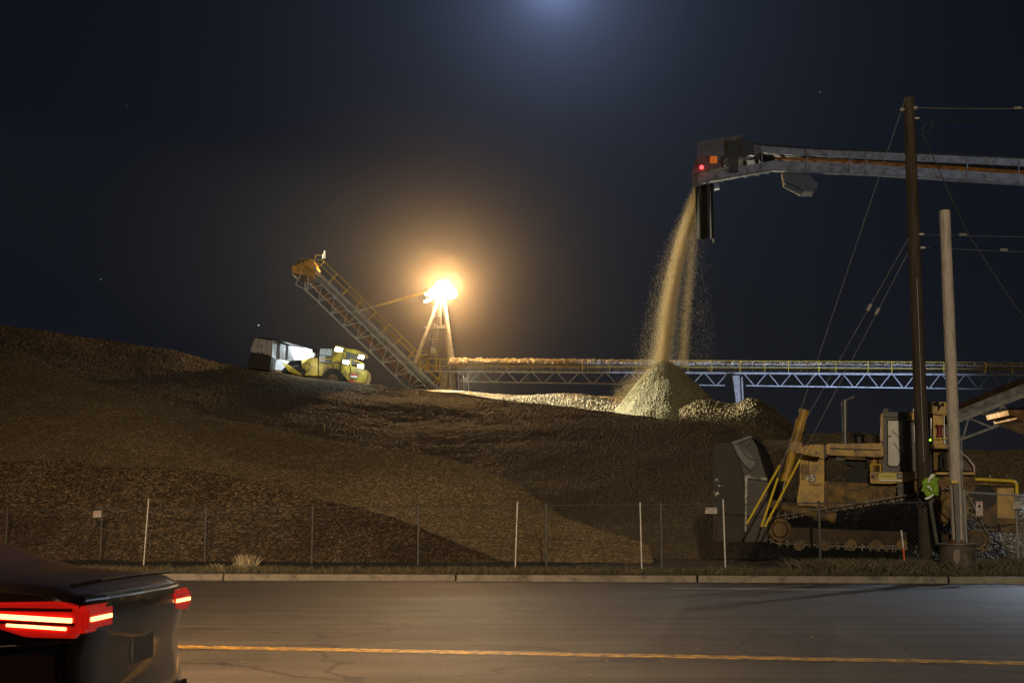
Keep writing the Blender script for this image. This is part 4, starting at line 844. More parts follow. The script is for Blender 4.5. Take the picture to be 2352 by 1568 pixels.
    lv.build('side_louvres', TXT, rg)
    sp_ = MB(); sp_.path([P(*z2(1470, 1150), 41.85), P(*z2(1475, 950), 41.85), P(*z2(1500, 700), 41.9), P(*z2(1495, 420), 42.1)], .02, 6); sp_.path([P(*z2(760, 1150), 41.85), P(*z2(765, 1040), 41.85), P(*z2(900, 1045), 41.85), P(*z2(905, 1150), 41.85)], .016, 6); sp_.build('grab_handle', YEL, r)
    st_ = MB()
    for k in range(3): st_.bar(P(*z4(1445, 780 + k * 32), 41.7), P(*z4(1515, 778 + k * 32), 41.7), .03, .12)
    for x in (1445, 1515): st_.bar(P(*z4(x, 745), 41.75), P(*z4(x, 850), 41.75), .02)
    st_.build('steps', BLACK, r)
    fl = MB(); fl.box(P(*z1(1270, 505), 42.6), (.22, .16, .13)); fl.box(P(*z2(980, 250), 42.7), (.16, .12, .10)); fl.build('front_lamps', BLACK, r, bevel=.01)
    bt = MB()
    for k in range(10): c = P(*z4(760 + k * 88, 752 + (8 if k > 2 else 0)), 42.24); bt.tube(c, c + Vector((0, .04, 0)), .016, n=6)
    for k in range(5): c = P(*z1(1180 + k * 50, 548), 42.04); bt.tube(c, c + Vector((0, .04, 0)), .013, n=6)
    bt.build('bolt_heads', GREYP, r)
    # main frame
    mf = pz(z4, [(900, 745), (1240, 762), (1600, 735), (1700, 735), (1700, 820), (1600, 822), (1450, 862), (1290, 905), (1100, 940), (940, 968), (905, 968), (725, 900), (735, 820)], 42.3, 44.8).build('main_frame', DOZD, r, bevel=.02)
    b = MB()
    for k, a, c in ((0, (942, 750), (942, 960)), (1, (1235, 762), (1237, 900)), (2, (1345, 815), (1412, 813)), (2, (1345, 815), (1345, 880)), (2, (1412, 813), (1412, 868)), (3, (1072, 812), (1160, 812)), (3, (1160, 812), (1250, 775)), (3, (1072, 812), (1072, 880))): MB().bar(P(*z4(*a), 42.28), P(*z4(*c), 42.28), .02).build('frame_seam', TXT, mf)
    for (x, y) in ((1375, 848), (1388, 850), (1062, 865)): MB().box(P(*z4(x, y), 42.27), (.05, .03, .05)).build('frame_bolt', TXT, mf)
    # push arm and track frames
    for D in (41.2, 45.5):
        b = MB(); b.tube(P(*z4(520, 905), D), P(*z4(1000, 1012), D), .14, .13, n=16); b.tube(P(*z4(960, 1003), D), P(*z4(1003, 1013), D), .17, n=16); b.build('push_arm', DOZD, r, smooth=True)
    def track(D0, D1):
        cs = [(600, 1095, 95), (1835, 940, 135), (2010, 1165, 85)]     # front idler, high sprocket, rear idler in crop pixels
        W_ = [(P(*z4(x, y), D0), rr * .9408 / 2.94 * (D0 + 2.4) / F) for x, y, rr in cs]
        pts = []; order = [0, 1, 2]; n = 3                                # outer belt round three wheels (clockwise seen from the camera)
        cen = [(w.x, w.z, rr) for w, rr in W_]
        def tang(a, b_):
            dx, dz = b_[0] - a[0], b_[1] - a[1]; d = math.hypot(dx, dz); th = math.atan2(dz, dx); al = math.acos((a[2] - b_[2]) / d); return th + al
        angs = [tang(cen[i], cen[(i + 1) % 3]) for i in range(3)]
        for i in range(3):
            a_in, a_out = angs[i - 1], angs[i]; 
            while a_out > a_in: a_out -= 2 * math.pi
            k = max(2, int((a_in - a_out) / .12))
            for j in range(k + 1): a = a_in + (a_out - a_in) * j / k; pts.append((cen[i][0] + cen[i][2] * math.cos(a), cen[i][1] + cen[i][2] * math.sin(a)))
        pts.append(pts[0]); seg = [math.hypot(q_[0] - p[0], q_[1] - p[1]) for p, q_ in zip(pts, pts[1:])]; tot = sum(seg); nn = int(tot / .235)
        tr = MB(); k = 0; acc = 0
        for j in range(nn):
            s_ = tot * j / nn
            while acc + seg[k] < s_: acc += seg[k]; k += 1
            u = (s_ - acc) / seg[k]; x = pts[k][0] + (pts[k + 1][0] - pts[k][0]) * u; z = pts[k][1] + (pts[k + 1][1] - pts[k][1]) * u
            a = math.atan2(pts[k + 1][1] - pts[k][1], pts[k + 1][0] - pts[k][0]); rot = Matrix.Rotation(-a, 3, 'Y'); nx, nz = -math.sin(a), math.cos(a)
            c = Vector((x, (D0 + D1) / 2 + 2.4, z)); tr.box(c, (.21, D1 - D0, .045), rot); tr.box(c + Vector((nx, 0, nz)) * .06, (.035, D1 - D0, .09), rot)
            tr.box(c - Vector((nx, 0, nz)) * .08, (.19, .1, .10), rot)
            tr.tube(c + Vector((-nx * .08, -(D1 - D0) / 2 - .02, -nz * .08)), c + Vector((-nx * .08, 0, -nz * .08)), .035, n=8)
        tr.build('track', mat('worn_track_steel', (.10, .08, .06), .55, .5, var=.6, scale=4), r)
        for i, (x, z, rr) in enumerate(cen):
            w = MB(); c = Vector((x, D0 + 2.52, z)); w.tube(c, c + Vector((0, D1 - D0 - .2, 0)), rr * .82, n=26)
            w.tube(c - Vector((0, .12, 0)), c, rr * .5, rr * .62, n=22)
            if i == 1:
                for j in range(22): a = 2 * math.pi * j / 22; w.box(c + Vector((rr * .88 * math.cos(a), .2, rr * .88 * math.sin(a))), (.1, .12, .06), Matrix.Rotation(-a, 3, 'Y'))
                for j in range(10): a = 2 * math.pi * j / 10; w.tube(c + Vector((rr * .42 * math.cos(a), -.15, rr * .42 * math.sin(a))), c + Vector((rr * .42 * math.cos(a), 0, rr * .42 * math.sin(a))), .03, n=6)
            w.build('sprocket' if i == 1 else 'idler_wheel', DOZD, r)
        b = MB(); b.pp(ZZ(z4, [(620, 1075), (1750, 1120), (2000, 1140), (2000, 1200), (700, 1195), (610, 1130)]), D0 + 2.55, D1 + 2.25); b.build('track_frame', mat('muddy_frame', (.05, .035, .02), .9, var=.5, bump=.5), r)
        for k in range(7): c = P(*z4(740 + k * 185, 1205), D0 + .1); MB().tube(c, c + Vector((0, .5, 0)), .17, n=16).build('track_roller', DOZD, r)
    track(41.0, 41.75); track(45.2, 45.95)
    # rear: roll-over frame, platform, tank
    pz(z3, [(143, 135), (240, 120), (600, 132), (600, 300), (420, 322), (250, 300), (150, 290)], 42.3, 44.9).build('rollover_canopy', DOZ, r, bevel=.03)
    MB().pp([(2102, 928), (2114, 921), (2114, 942), (2102, 942)], 44.9, 47.1).build('canopy_front_edge', DOZ, r)
    pz(z3, [(228, 300), (392, 305), (400, 752), (225, 752)], 42.5, 42.8).build('rollover_post', DOZ, r, bevel=.02); pz(z3, [(395, 300), (560, 300), (560, 750), (412, 750)], 43.9, 44.4).build('rear_cab_panel', CABM, r)
    pz(z3, [(155, 300), (222, 305), (222, 752), (165, 752)], 43.0, 43.4).build('rear_glass', GLASS, r)
    b = MB(); b.tube(P(*z3(327, 640), 42.35), P(*z3(327, 480), 42.35), .085, n=16); b.tube(P(*z3(327, 485), 42.35), P(*z3(327, 465), 42.35), .13, n=16); b.tube(P(*z3(327, 650), 42.35), P(*z3(327, 632), 42.35), .12, n=16); b.build('red_extinguisher', REDD, r, smooth=True)
    MB().bar(P(*z3(392, 320), 42.3), P(*z3(396, 750), 42.3), .022).build('pillar_edge', WHITE, r)
    MB().sphere(P(*z3(187, 685), 42.2), .03).build('green_lamp', LITG, r)
    b = MB(); b.bar(P(*z3(180, 660), 42.3), P(*z3(450, 660), 42.3), .025); b.bar(P(*z3(335, 660), 42.3), P(*z3(335, 755), 42.3), .025); b.build('grab_rail', YEL, r)
    bb = MB()
    for (x, y, rr) in ((250, 150, .05), (290, 150, .06), (320, 190, .045), (310, 230, .03), (370, 160, .05)): bb.sphere(P(*z3(x, y), 42.2), rr, 8, 6)
    bb.build('roof_fittings', BLACK, r)
    pz(z3, [(185, 752), (470, 755), (600, 760), (600, 812), (188, 806)], 42.2, 44.9).build('rear_platform', DOZ, r, bevel=.015)
    pz(z3, [(235, 815), (600, 815), (600, 1130), (240, 1130)], 42.8, 44.6).build('rear_housing', DOZD, r)
    b = MB(); b.sphere(P(*z3(360, 935), 42.7), .12); b.tube(P(*z3(340, 1110), 42.6), P(*z3(340, 970), 42.6), .07); b.tube(P(*z3(410, 1100), 42.6), P(*z3(400, 860), 42.6), .05); b.build('hydraulic_valve', BLACK, r)
    pz(z3, [(600, 870), (640, 880), (720, 980), (830, 1100), (830, 1140), (600, 1130)], 42.9, 44.5).build('rear_fuel_tank', mat('dark_yellow_tank', (.06, .045, .02), .6, var=.4), r)
    pz(z3, [(725, 975), (760, 1000), (832, 1090), (800, 1105)], 42.85, 42.9).build('red_panel', REDD, r)
    pz(z3, [(635, 1000), (668, 1000), (668, 1110), (635, 1110)], 42.8, 42.9).build('white_plate', WHITE, r)
    b = MB(); b.path([P(*z3(x, y), 42.5) for x, y in ((620, 845), (740, 945), (790, 1010), (835, 1072), (838, 1150))], .018, 6); b.build('guard_rail', WHITE, r)
    pz(z3, [(190, 1160), (848, 1160), (850, 1195), (190, 1192)], 42.1, 45.0).build('rear_deck', DOZ, r); pz(z3, [(200, 1192), (850, 1195), (850, 1400), (790, 1500), (200, 1500)], 42.4, 44.8).build('rear_frame', DOZD, r, bevel=.02)
    # rear counterweight box with its rail
    pz(z5, [(1000, 60), (1500, 62), (1840, 66), (1850, 560), (1962, 735), (1962, 790), (1430, 770), (1330, 620), (1180, 400), (1000, 300)], 42.7, 45.2).build('rear_counterweight', DOZD, r, bevel=.03)
    c = P(*z5(1330, 210), 42.66); MB().tube(c, c + Vector((0, .06, 0)), .36, n=30).build('wheel_opening', RUBBER, r)
    pz(z5, [(1535, 70), (1835, 72), (1835, 560), (1535, 545)], 42.6, 42.72).build('side_door', DOZ, r, bevel=.01)
    b = MB(); pts = [P(*z3(x, y), 42.3) for x, y in ((850, 1262), (1100, 1272), (1390, 1288), (1430, 1300), (1455, 1325), (1462, 1360), (1462, 1490))]
    for a, c_ in zip(pts, pts[1:]): b.tube(a, c_, .055, n=10)
    for p in pts[1:-1]: b.sphere(p, .055)
    b.build('tubular_rail', YEL, r, smooth=True)
    pz(z3, [(850, 1285), (1440, 1310), (1440, 1352), (850, 1345)], 42.5, 42.7).build('rail_beam', DOZD, r)
    b = MB(); b.bar(P(*z3(1068, 1195), 42.4), P(*z3(1068, 1250), 42.4), .02); b.bar(P(*z3(1320, 1200), 43), P(*z3(1320, 1250), 43), .015); b.build('rail_bolts', WORNWHITE, r)
FRAME[0] = R(14); dozer(); FRAME[0] = 0
# ================================================================ fence, signs, posts, poles, wires
STEELP = mat('fence_post_steel', (.11, .11, .11), .6, .4, var=.3)
FD = lambda x: lerp_tab([(-300, 53.6), (12, 50), (2145, 38.2)], x)
def FT(x): return lerp_tab([(-300, 1170), (12, 1168), (1150, 1160), (2145, 1152)], x)
def FB(x): return lerp_tab([(-300, 1285), (12, 1288), (230, 1292), (716, 1297), (1255, 1302), (1885, 1308), (2145, 1312)], x)
def chain(bm, A, B, zb, zt, pitch, rr):
    A, B = Vector(A), Vector(B); Ln = (B - A).length; d = (B - A) / Ln; h = zt - zb; n = int(Ln / pitch)
    def seg(t0, z0, t1, z1_):
        for (ta, za, tb, zb_) in ((t0, z0, t1, z1_),):
            if ta < 0: za += (0 - ta) * (zb_ - za) / (tb - ta); ta = 0
            if tb > Ln: zb_ = za + (Ln - ta) * (zb_ - za) / (tb - ta); tb = Ln
            p = A + d * ta; q = A + d * tb; p.z = za; q.z = zb_
            if tb > ta: bm.tube(p, q, rr, n=3, cap=False)
    for i in range(-int(h / pitch) - 1, n + 1):
        seg(i * pitch, zb, i * pitch + h, zt); seg(i * pitch, zt, i * pitch + h, zb)
def fence_section(xs, name_label, top=FT, bot=FB, dep=FD, rail_r=.016, rail_m=None, pitch=.12, wr=.0022, post_m=None, extra=None, gname='chain_link_fence', cat='fence'):
    x0, x1 = xs[0], xs[-1]; base = P(xs[0], bot(xs[0]), dep(xs[0])); r = thing(gname, base, name_label, cat)
    rail_m = rail_m or STEELP
    rm = MB()
    for a, c in zip(xs, xs[1:]): rm.tube(P(a, top(a) + 1, dep(a)), P(c, top(c) + 1, dep(c)), rail_r, n=8)
    rm.build('top_rail', rail_m, r)
    for x in xs:
        p = MB(); a = P(x, bot(x), dep(x)); c = P(x, top(x) - 2, dep(x)); c.x = a.x; p.tube(a - Vector((0, 0, .1)), c, .038, n=10); p.sphere(c, .042, 8, 6); p.build('post', post_m or STEELP, r)
    m = MB()
    for a, c in zip(xs, xs[1:]):
        A, B_ = P(a, bot(a), dep(a)), P(c, bot(c), dep(c)); zt = (P(a, top(a), dep(a)).z + P(c, top(c), dep(c)).z) / 2
        A.y -= .045; B_.y -= .045; chain(m, A, B_, (A.z + B_.z) / 2 + .03, zt - .02, pitch, wr)
    o = m.build('wire_mesh', WIRE, r)
    return r
fence_section([-230, 12, 230, 470, 716, 960, 1255, 1520, 1885, 2145], 'long dim chain link fence running in front of the wood chip piles and bulldozer')
GT = lambda x: lerp_tab([(2222, 1129), (2352, 1137), (2600, 1150)], x); GB = lambda x: lerp_tab([(2222, 1306), (2352, 1303), (2600, 1300)], x); GD = lambda x: lerp_tab([(2222, 37.6), (2352, 38.6), (2600, 41)], x)
fence_section([2222, 2340, 2460], 'short chain link gate with a bright top rail beside the weathered pole', GT, GB, GD, .024, mat('bright_rail', (.5, .5, .52), .4, .5), .09, .0026, mat('galvanised_gate_post', (.3, .3, .31), .5, .5), gname='chain_link_gate', cat='gate')
# tilted brace post left of the poles
MB().tube(P(2136, 1150, 37.9), P(2153, 1252, 37.4), .05, n=10).build('leaning_post', STEELP, origin=P(2153, 1252, 37.4)); tag(bpy.data.objects['leaning_post'], 'leaning grey steel post between the fence end and the barrel', 'post')

def sign(name, corners, D, lines, label, col=WHITE, parts=()):
    c = [sum(p[i] for p in corners) / 4 for i in (0, 1)]; r = thing(name, P(*c, D), label, 'sign')
    b = MB(); b.pp(corners, D, D + .012); pl = b.build('plate', col, r)
    for (bx, m) in parts: q = MB(); q.pp(bx, D - .004, D - .001); q.build('printed_band', m, r)
    for (tx, x, y, h, xs_, m) in lines: text('lettering', tx, P(x, y, D - .004), h, m, r, xs=xs_, depth=.002)
    return r
SIGNW = mat('dirty_white_sign_plate', (.48, .46, .44), .6, var=.15)
sign('secured_area_sign', [(1620, 1165), (1647, 1165), (1647, 1179), (1620, 1179)], 40.8, [('SECURED', 1633.5, 1168.7, .062, 1.05, TXT), ('AREA', 1633.5, 1175.2, .062, 1.05, TXT)], 'white sign reading SECURED AREA on the fence beside the black blade', SIGNW)
sign('secured_area_sign', [(2327, 1153), (2346, 1152), (2347, 1167), (2328, 1168)], 38.3, [('SECURED', 2337, 1157.2, .055, .85, TXT), ('AREA', 2337.5, 1163.6, .055, .95, TXT)], 'white sign reading SECURED AREA hung on the gate at the photo edge', SIGNW)
sign('warning_sign', [(214.5, 1173), (233, 1172), (232.5, 1187), (214, 1187)], 48.7, [('WARNING', 223.5, 1175.6, .045, 1.0, TXTR), ('PRIVATE', 223.5, 1180.2, .03, 1.2, TXTR), ('PROPERTY', 223.5, 1184.3, .03, 1.1, TXTR)], 'small white sign with red lettering on the fence next to a grey fence post', SIGNW)
cs = sign('camera_sign', [(2241, 1151), (2257, 1151), (2258, 1184), (2242, 1184)], 37.7, [('VIDEO', 2250, 1172, .028, 1.0, TXT), ('WARNING', 2249.5, 1153.7, .018, 1.2, SIGNW), ('24 HOUR', 2250, 1168.6, .02, 1.0, TXT), ('SURVEILLANCE', 2250, 1176, .026, .75, TXT)], 'tall white notice with pink bands and a camera symbol on the gate', SIGNW,
     [([(2242, 1152), (2256, 1152), (2256, 1155.4), (2242, 1155.4)], mat('faded_pink_band', (.45, .2, .22), .6)), ([(2242.5, 1179), (2257, 1179), (2257, 1182.5), (2242.5, 1182.5)], MATS.get('faded_pink_band') or RED), ([(2246, 1159), (2252, 1158), (2253, 1163), (2249, 1166), (2246, 1164)], TXT), ([(2252, 1164.5), (2254, 1164.5), (2254, 1166.5), (2252, 1166.5)], TXT)])

def stake(name, a, c, D, w, m, label, cat='stake'):
    p, q = P(*a, D), P(*c, D); b = MB(); b.bar(q - Vector((0, 0, .05)), p, w, .03); o = b.build(name, m, origin=tuple(q)); tag(o, label, cat, 'white stakes in front of the fence'); return o
WST = mat('white_stake_paint', (.62, .62, .64), .5, var=.3, scale=20, dirt=(.3, .3, .3), dirt_amt=.4, dirt_scale=9)
stake('white_stake', (342, 1145), (330, 1299), 44.5, .075, WST, 'tall white leaning stake by the fence below the ridge, the brightest of the white stakes')
stake('white_stake', (1188.5, 1151), (1183, 1308), 41.5, .07, WST, 'white stake by the fence directly below the hill, leaning only slightly')
stake('white_stake', (1470, 1153), (1474, 1311), 40.5, .05, WST, 'thin white stake by the fence, the nearest one to the fresh cone')
stake('white_stake', (1660.5, 1146), (1666.5, 1316), 39.0, .06, WST, 'white stake just beside the SECURED AREA sign in front of the black blade')
r = thing('utility_marker', P(2079, 1316, 37.3), 'short marker post, white above and orange below, in front of the bulldozer track', 'marker post')
a, m_, c = P(2069.5, 1217, 37.3), P(2074, 1258, 37.3), P(2079, 1318, 37.3)
MB().bar(m_, a, .085, .03).build('white_top', WST, r); MB().bar(c, m_, .095, .032).build('orange_base', ORANGE, r)
for k in range(9): text('lettering', 'WATER LINE'[k] if k != 5 else '-', a.lerp(m_, .16 + k * .09) + Vector((0, -.02, 0)), .035, TXT, r, depth=.002)
# barrel-shaped concrete footing
DBr = 36.2; bt, bb = P(2199, 1250, DBr), P(2199, 1318, DBr)
r = thing('pole_footing', bb, 'dark stained round concrete footing with a flanged rim round the foot of the weathered pole', 'footing')
b = MB(); b.tube(bb - Vector((0, 0, .1)), bt, .46, .445, n=40); b.build('barrel', ROUGHC, r, smooth=True); b = MB(); b.tube(bt - Vector((0, 0, .01)), bt + Vector((0, 0, .03)), .52, n=40); b.build('rim', mat('dark_rim', (.12, .11, .1), .6, .4), r)
b = MB(); b.tube(bt + Vector((0, 0, .02)), bt + Vector((0, 0, .12)), .24, .20, n=24); b.build('collar', RUST, r)
bd = MB(); bd.pp([(2193, 1262), (2203, 1260), (2206, 1275), (2204, 1290), (2198, 1296), (2191, 1288), (2189, 1276)], DBr - .475, DBr - .44)
bd.build('bare_patch', mat('bare_concrete', (.20, .17, .14), .9, var=.3, bump=.5), r)

def pole(name, top, bot, D, w0, w1, m, label, n=60):
    a, c = P(*bot, D), P(*top, D); r = thing(name, a, label, 'utility pole'); b = MB(); vs = []; fs = []; K = 28
    for i in range(n + 1):
        t = i / n; ce = a.lerp(c, t); rad = (w0 + (w1 - w0) * t)
        for j in range(K):
            an = 2 * math.pi * j / K; cr_ = noise.noise(Vector((math.cos(an) * 2.5, math.sin(an) * 2.5, t * 1.2))) * .02 + noise.noise(Vector((math.cos(an) * 9, math.sin(an) * 9, t * 5))) * .012
            vs.append(ce + Vector((math.cos(an), math.sin(an), 0)) * (rad * (1 + cr_ * 3)))
    for i in range(n):
        for j in range(K): fs.append((i * K + j, i * K + (j + 1) % K, (i + 1) * K + (j + 1) % K, (i + 1) * K + j))
    fs.append(tuple(range(n * K, (n + 1) * K))); b.add(vs, fs); o = b.build('shaft', m, r, smooth=True)
    h = MB()
    for t in np.linspace(.08, .97, 22): ce = a.lerp(c, t) + Vector((random.uniform(-.03, .03), -(w0 + (w1 - w0) * t) - .003, 0)); h.tube(ce, ce + Vector((0, .02, 0)), .011, n=6)
    h.build('bolt_holes', TXT, o); return r
dp = pole('utility_pole', (2087.5, 226), (2128, 1290), 38.6, .185, .15, POLED, 'tall dark brown utility pole with cables, taller of the two poles')
lp = pole('utility_pole', (2170, 484), (2201, 1252), 36.2, .155, .135, POLEL, 'shorter weathered grey wooden pole standing in the concrete footing')
MB().tube(P(2209, 1000, 36.0), P(2213, 1250, 36.0), .012, n=6).build('ground_wire', WIRE, lp)
bx = MB(); bx.pp([(2186, 1104), (2200, 1104), (2200, 1110), (2186, 1110)], 35.98, 36.03); bx.build('yellow_band', YEL, lp)
bx = MB(); bx.pp([(2190, 1108), (2203, 1108), (2207, 1245), (2197, 1245)], 35.95, 36.02); bx.build('cable_guard', mat('grey_cable_guard', (.13, .13, .14), .5, .3), lp)
MB().tube(P(2106, 640, 38.4), P(2122, 1060, 38.4), .011, n=6).build('ground_wire', WIRE, dp)
def fit(x, y, D, s=.06): b = MB(); b.sphere(P(x, y, D), s, 8, 6); b.bar(P(x - 5, y, D), P(x + 5, y, D), .05); return b
fit(2072, 252, 38.5).build('insulator', PORC, dp); fit(2103, 248, 38.5).build('insulator', PORC, dp); fit(2106, 272, 38.5, .03).build('eye_bolt', GALV, dp); fit(2116, 538, 38.5, .03).build('eye_bolt', GALV, dp); fit(2119, 569, 38.5, .03).build('eye_bolt', GALV, dp)
def sag(a, c, s, n=14): return [a.lerp(c, i / n) - Vector((0, 0, s * 4 * (i / n) * (1 - i / n))) for i in range(n + 1)]
def wire(pts, rad, m, label, name='overhead_wire', cat='wire', ins=()):
    r = thing(name, pts[0], label, cat); MB().path(pts, rad, 6).build('strand', m, r)
    for p, d in ins:
        d = d.normalized(); b = MB(); b.tube(p - d * .11, p + d * .11, .03, n=8)
        for k in (-.09, 0, .09): b.tube(p + d * (k - .015), p + d * (k + .015), .045, n=10)
        b.build('insulator', PORC, r)
    return r
a, c = P(2104, 248, 38.5), P(2480, 249, 40); wire(sag(a, c, .02), .014, WIRE, 'topmost pale wire leading off from the top of the dark pole', ins=((P(2338, 248, 39.4), c - a),))
a, c = P(2141, 274, 38.3), P(2480, 288, 42); wire(sag(a, c, .05), .017, CABLE, 'black cable just under the topmost wire, leading off to the photo edge')
wire([P(2141, 274, 38.3), P(2124, 287, 38.3), P(2117, 300, 38.3)], .012, CABLE, 'short looped jumper cable hanging beside the dark pole', 'jumper_cable', 'cable')
wire([P(2141, 274, 38.3), P(2143, 290, 38.3), P(2130, 303, 38.3), P(2118, 308, 38.3)], .01, CABLE, 'lower looped jumper cable beside the dark pole, hanging under the short one', 'jumper_cable', 'cable')
a = P(2118, 306, 38.3); wire([a, P(2145, 365, 38), P(2185, 455, 37.6), P(2225, 540, 37.2), P(2280, 625, 36.8), P(2330, 700, 36.4), P(2420, 815, 36)], .016, CABLE, 'long black drop cable sweeping down across the sky past the weathered pole')
a, c = P(2116, 538, 38.5), P(2480, 545, 41); wire(sag(a, c, .02), .009, WIRE, 'faint mid height wire passing behind the top of the weathered pole', ins=((P(2212, 539, 39.0), c - a),))
a, c = P(2119, 568, 38.5), P(2480, 582, 41); wire(sag(a, c, .02), .009, WIRE, 'faint wire just below the mid height one, with a pale insulator near the photo edge', ins=((P(2306, 574, 39.6), c - a),))
def guy(top, end, label, ins=None, g0=None, Dt=38.5, De=38.9):
    a, c = P(*top, Dt), P(*end, De); r = thing('guy_wire', c, label, 'guy wire'); MB().tube(a, c, .009, n=6).build('strand', WIRE, r)
    d = (c - a).normalized()
    if ins:
        t = (ins - top[1]) / (end[1] - top[1]); p = a.lerp(c, t); MB().tube(p - d * .1, p + d * .1, .05, n=8).build('insulator', PORC, r)
    if g0:
        t = (g0 - top[1]) / (end[1] - top[1]); MB().tube(a.lerp(c, t), c, .032, n=8).build('yellow_guard', YEL, r)
guy((2086, 548), (1716, 1201), 'guy wire with a yellow guard ending nearest the black blade', 708, 1069)
guy((2086, 580), (1757, 1209), 'guy wire with a yellow guard crossing the chrome rod of the bulldozer', 717, 1056)
guy((2080, 225), (1749, 1209), 'longest guy wire, running from the pole top down past the lift cylinder', None, 1100)
# hi-vis vest
def vest():
    r = thing('safety_vest', P(*z3(190, 1540), 37.6), 'crumpled green high visibility vest hanging beside the dark pole', 'vest')
    out = [(200, 1185), (255, 1180), (262, 1240), (318, 1248), (290, 1310), (300, 1380), (312, 1430), (300, 1505), (240, 1485), (200, 1500), (150, 1530), (120, 1510), (100, 1450), (60, 1432), (85, 1370), (65, 1310), (110, 1250), (165, 1235)]
    vs = []; fs = []; cen = (190, 1350); rings = 9
    for k in range(rings + 1):
        s = k / rings
        for (x, y) in out:
            px, py = cen[0] + (x - cen[0]) * s, cen[1] + (y - cen[1]) * s; p = P(*z3(px, py), 37.6)
            p.y += .09 * noise.noise(Vector((px * .022, py * .012, 3))) - .10 * (1 - s) + .03 * noise.noise(Vector((px * .06, py * .03, 9))); vs.append(p)
    n = len(out)
    for k in range(rings):
        for j in range(n): fs.append((k * n + j, k * n + (j + 1) % n, (k + 1) * n + (j + 1) % n, (k + 1) * n + j))
    N = len(vs); vs += [v + Vector((0, .05, 0)) for v in vs]; fs += [tuple(i + N for i in f[::-1]) for f in fs]; fs += [(rings * n + j, rings * n + (j + 1) % n, rings * n + (j + 1) % n + N, rings * n + j + N) for j in range(n)]
    b = MB(); b.add(vs, fs); b.build('cloth', VEST, r)
    for q_ in ([(205, 1190), (250, 1185), (235, 1235), (190, 1260), (170, 1310), (148, 1320), (160, 1260)], [(150, 1350), (195, 1375), (180, 1395), (142, 1380)], [(190, 1390), (218, 1400), (205, 1430), (182, 1415)], [(105, 1540), (190, 1510), (225, 1482), (245, 1490), (180, 1545), (120, 1562)]):
        t = MB(); t.pp(ZZ(z3, q_), 37.42, 37.45); t.build('reflective_tape', TAPE, r)
vest()

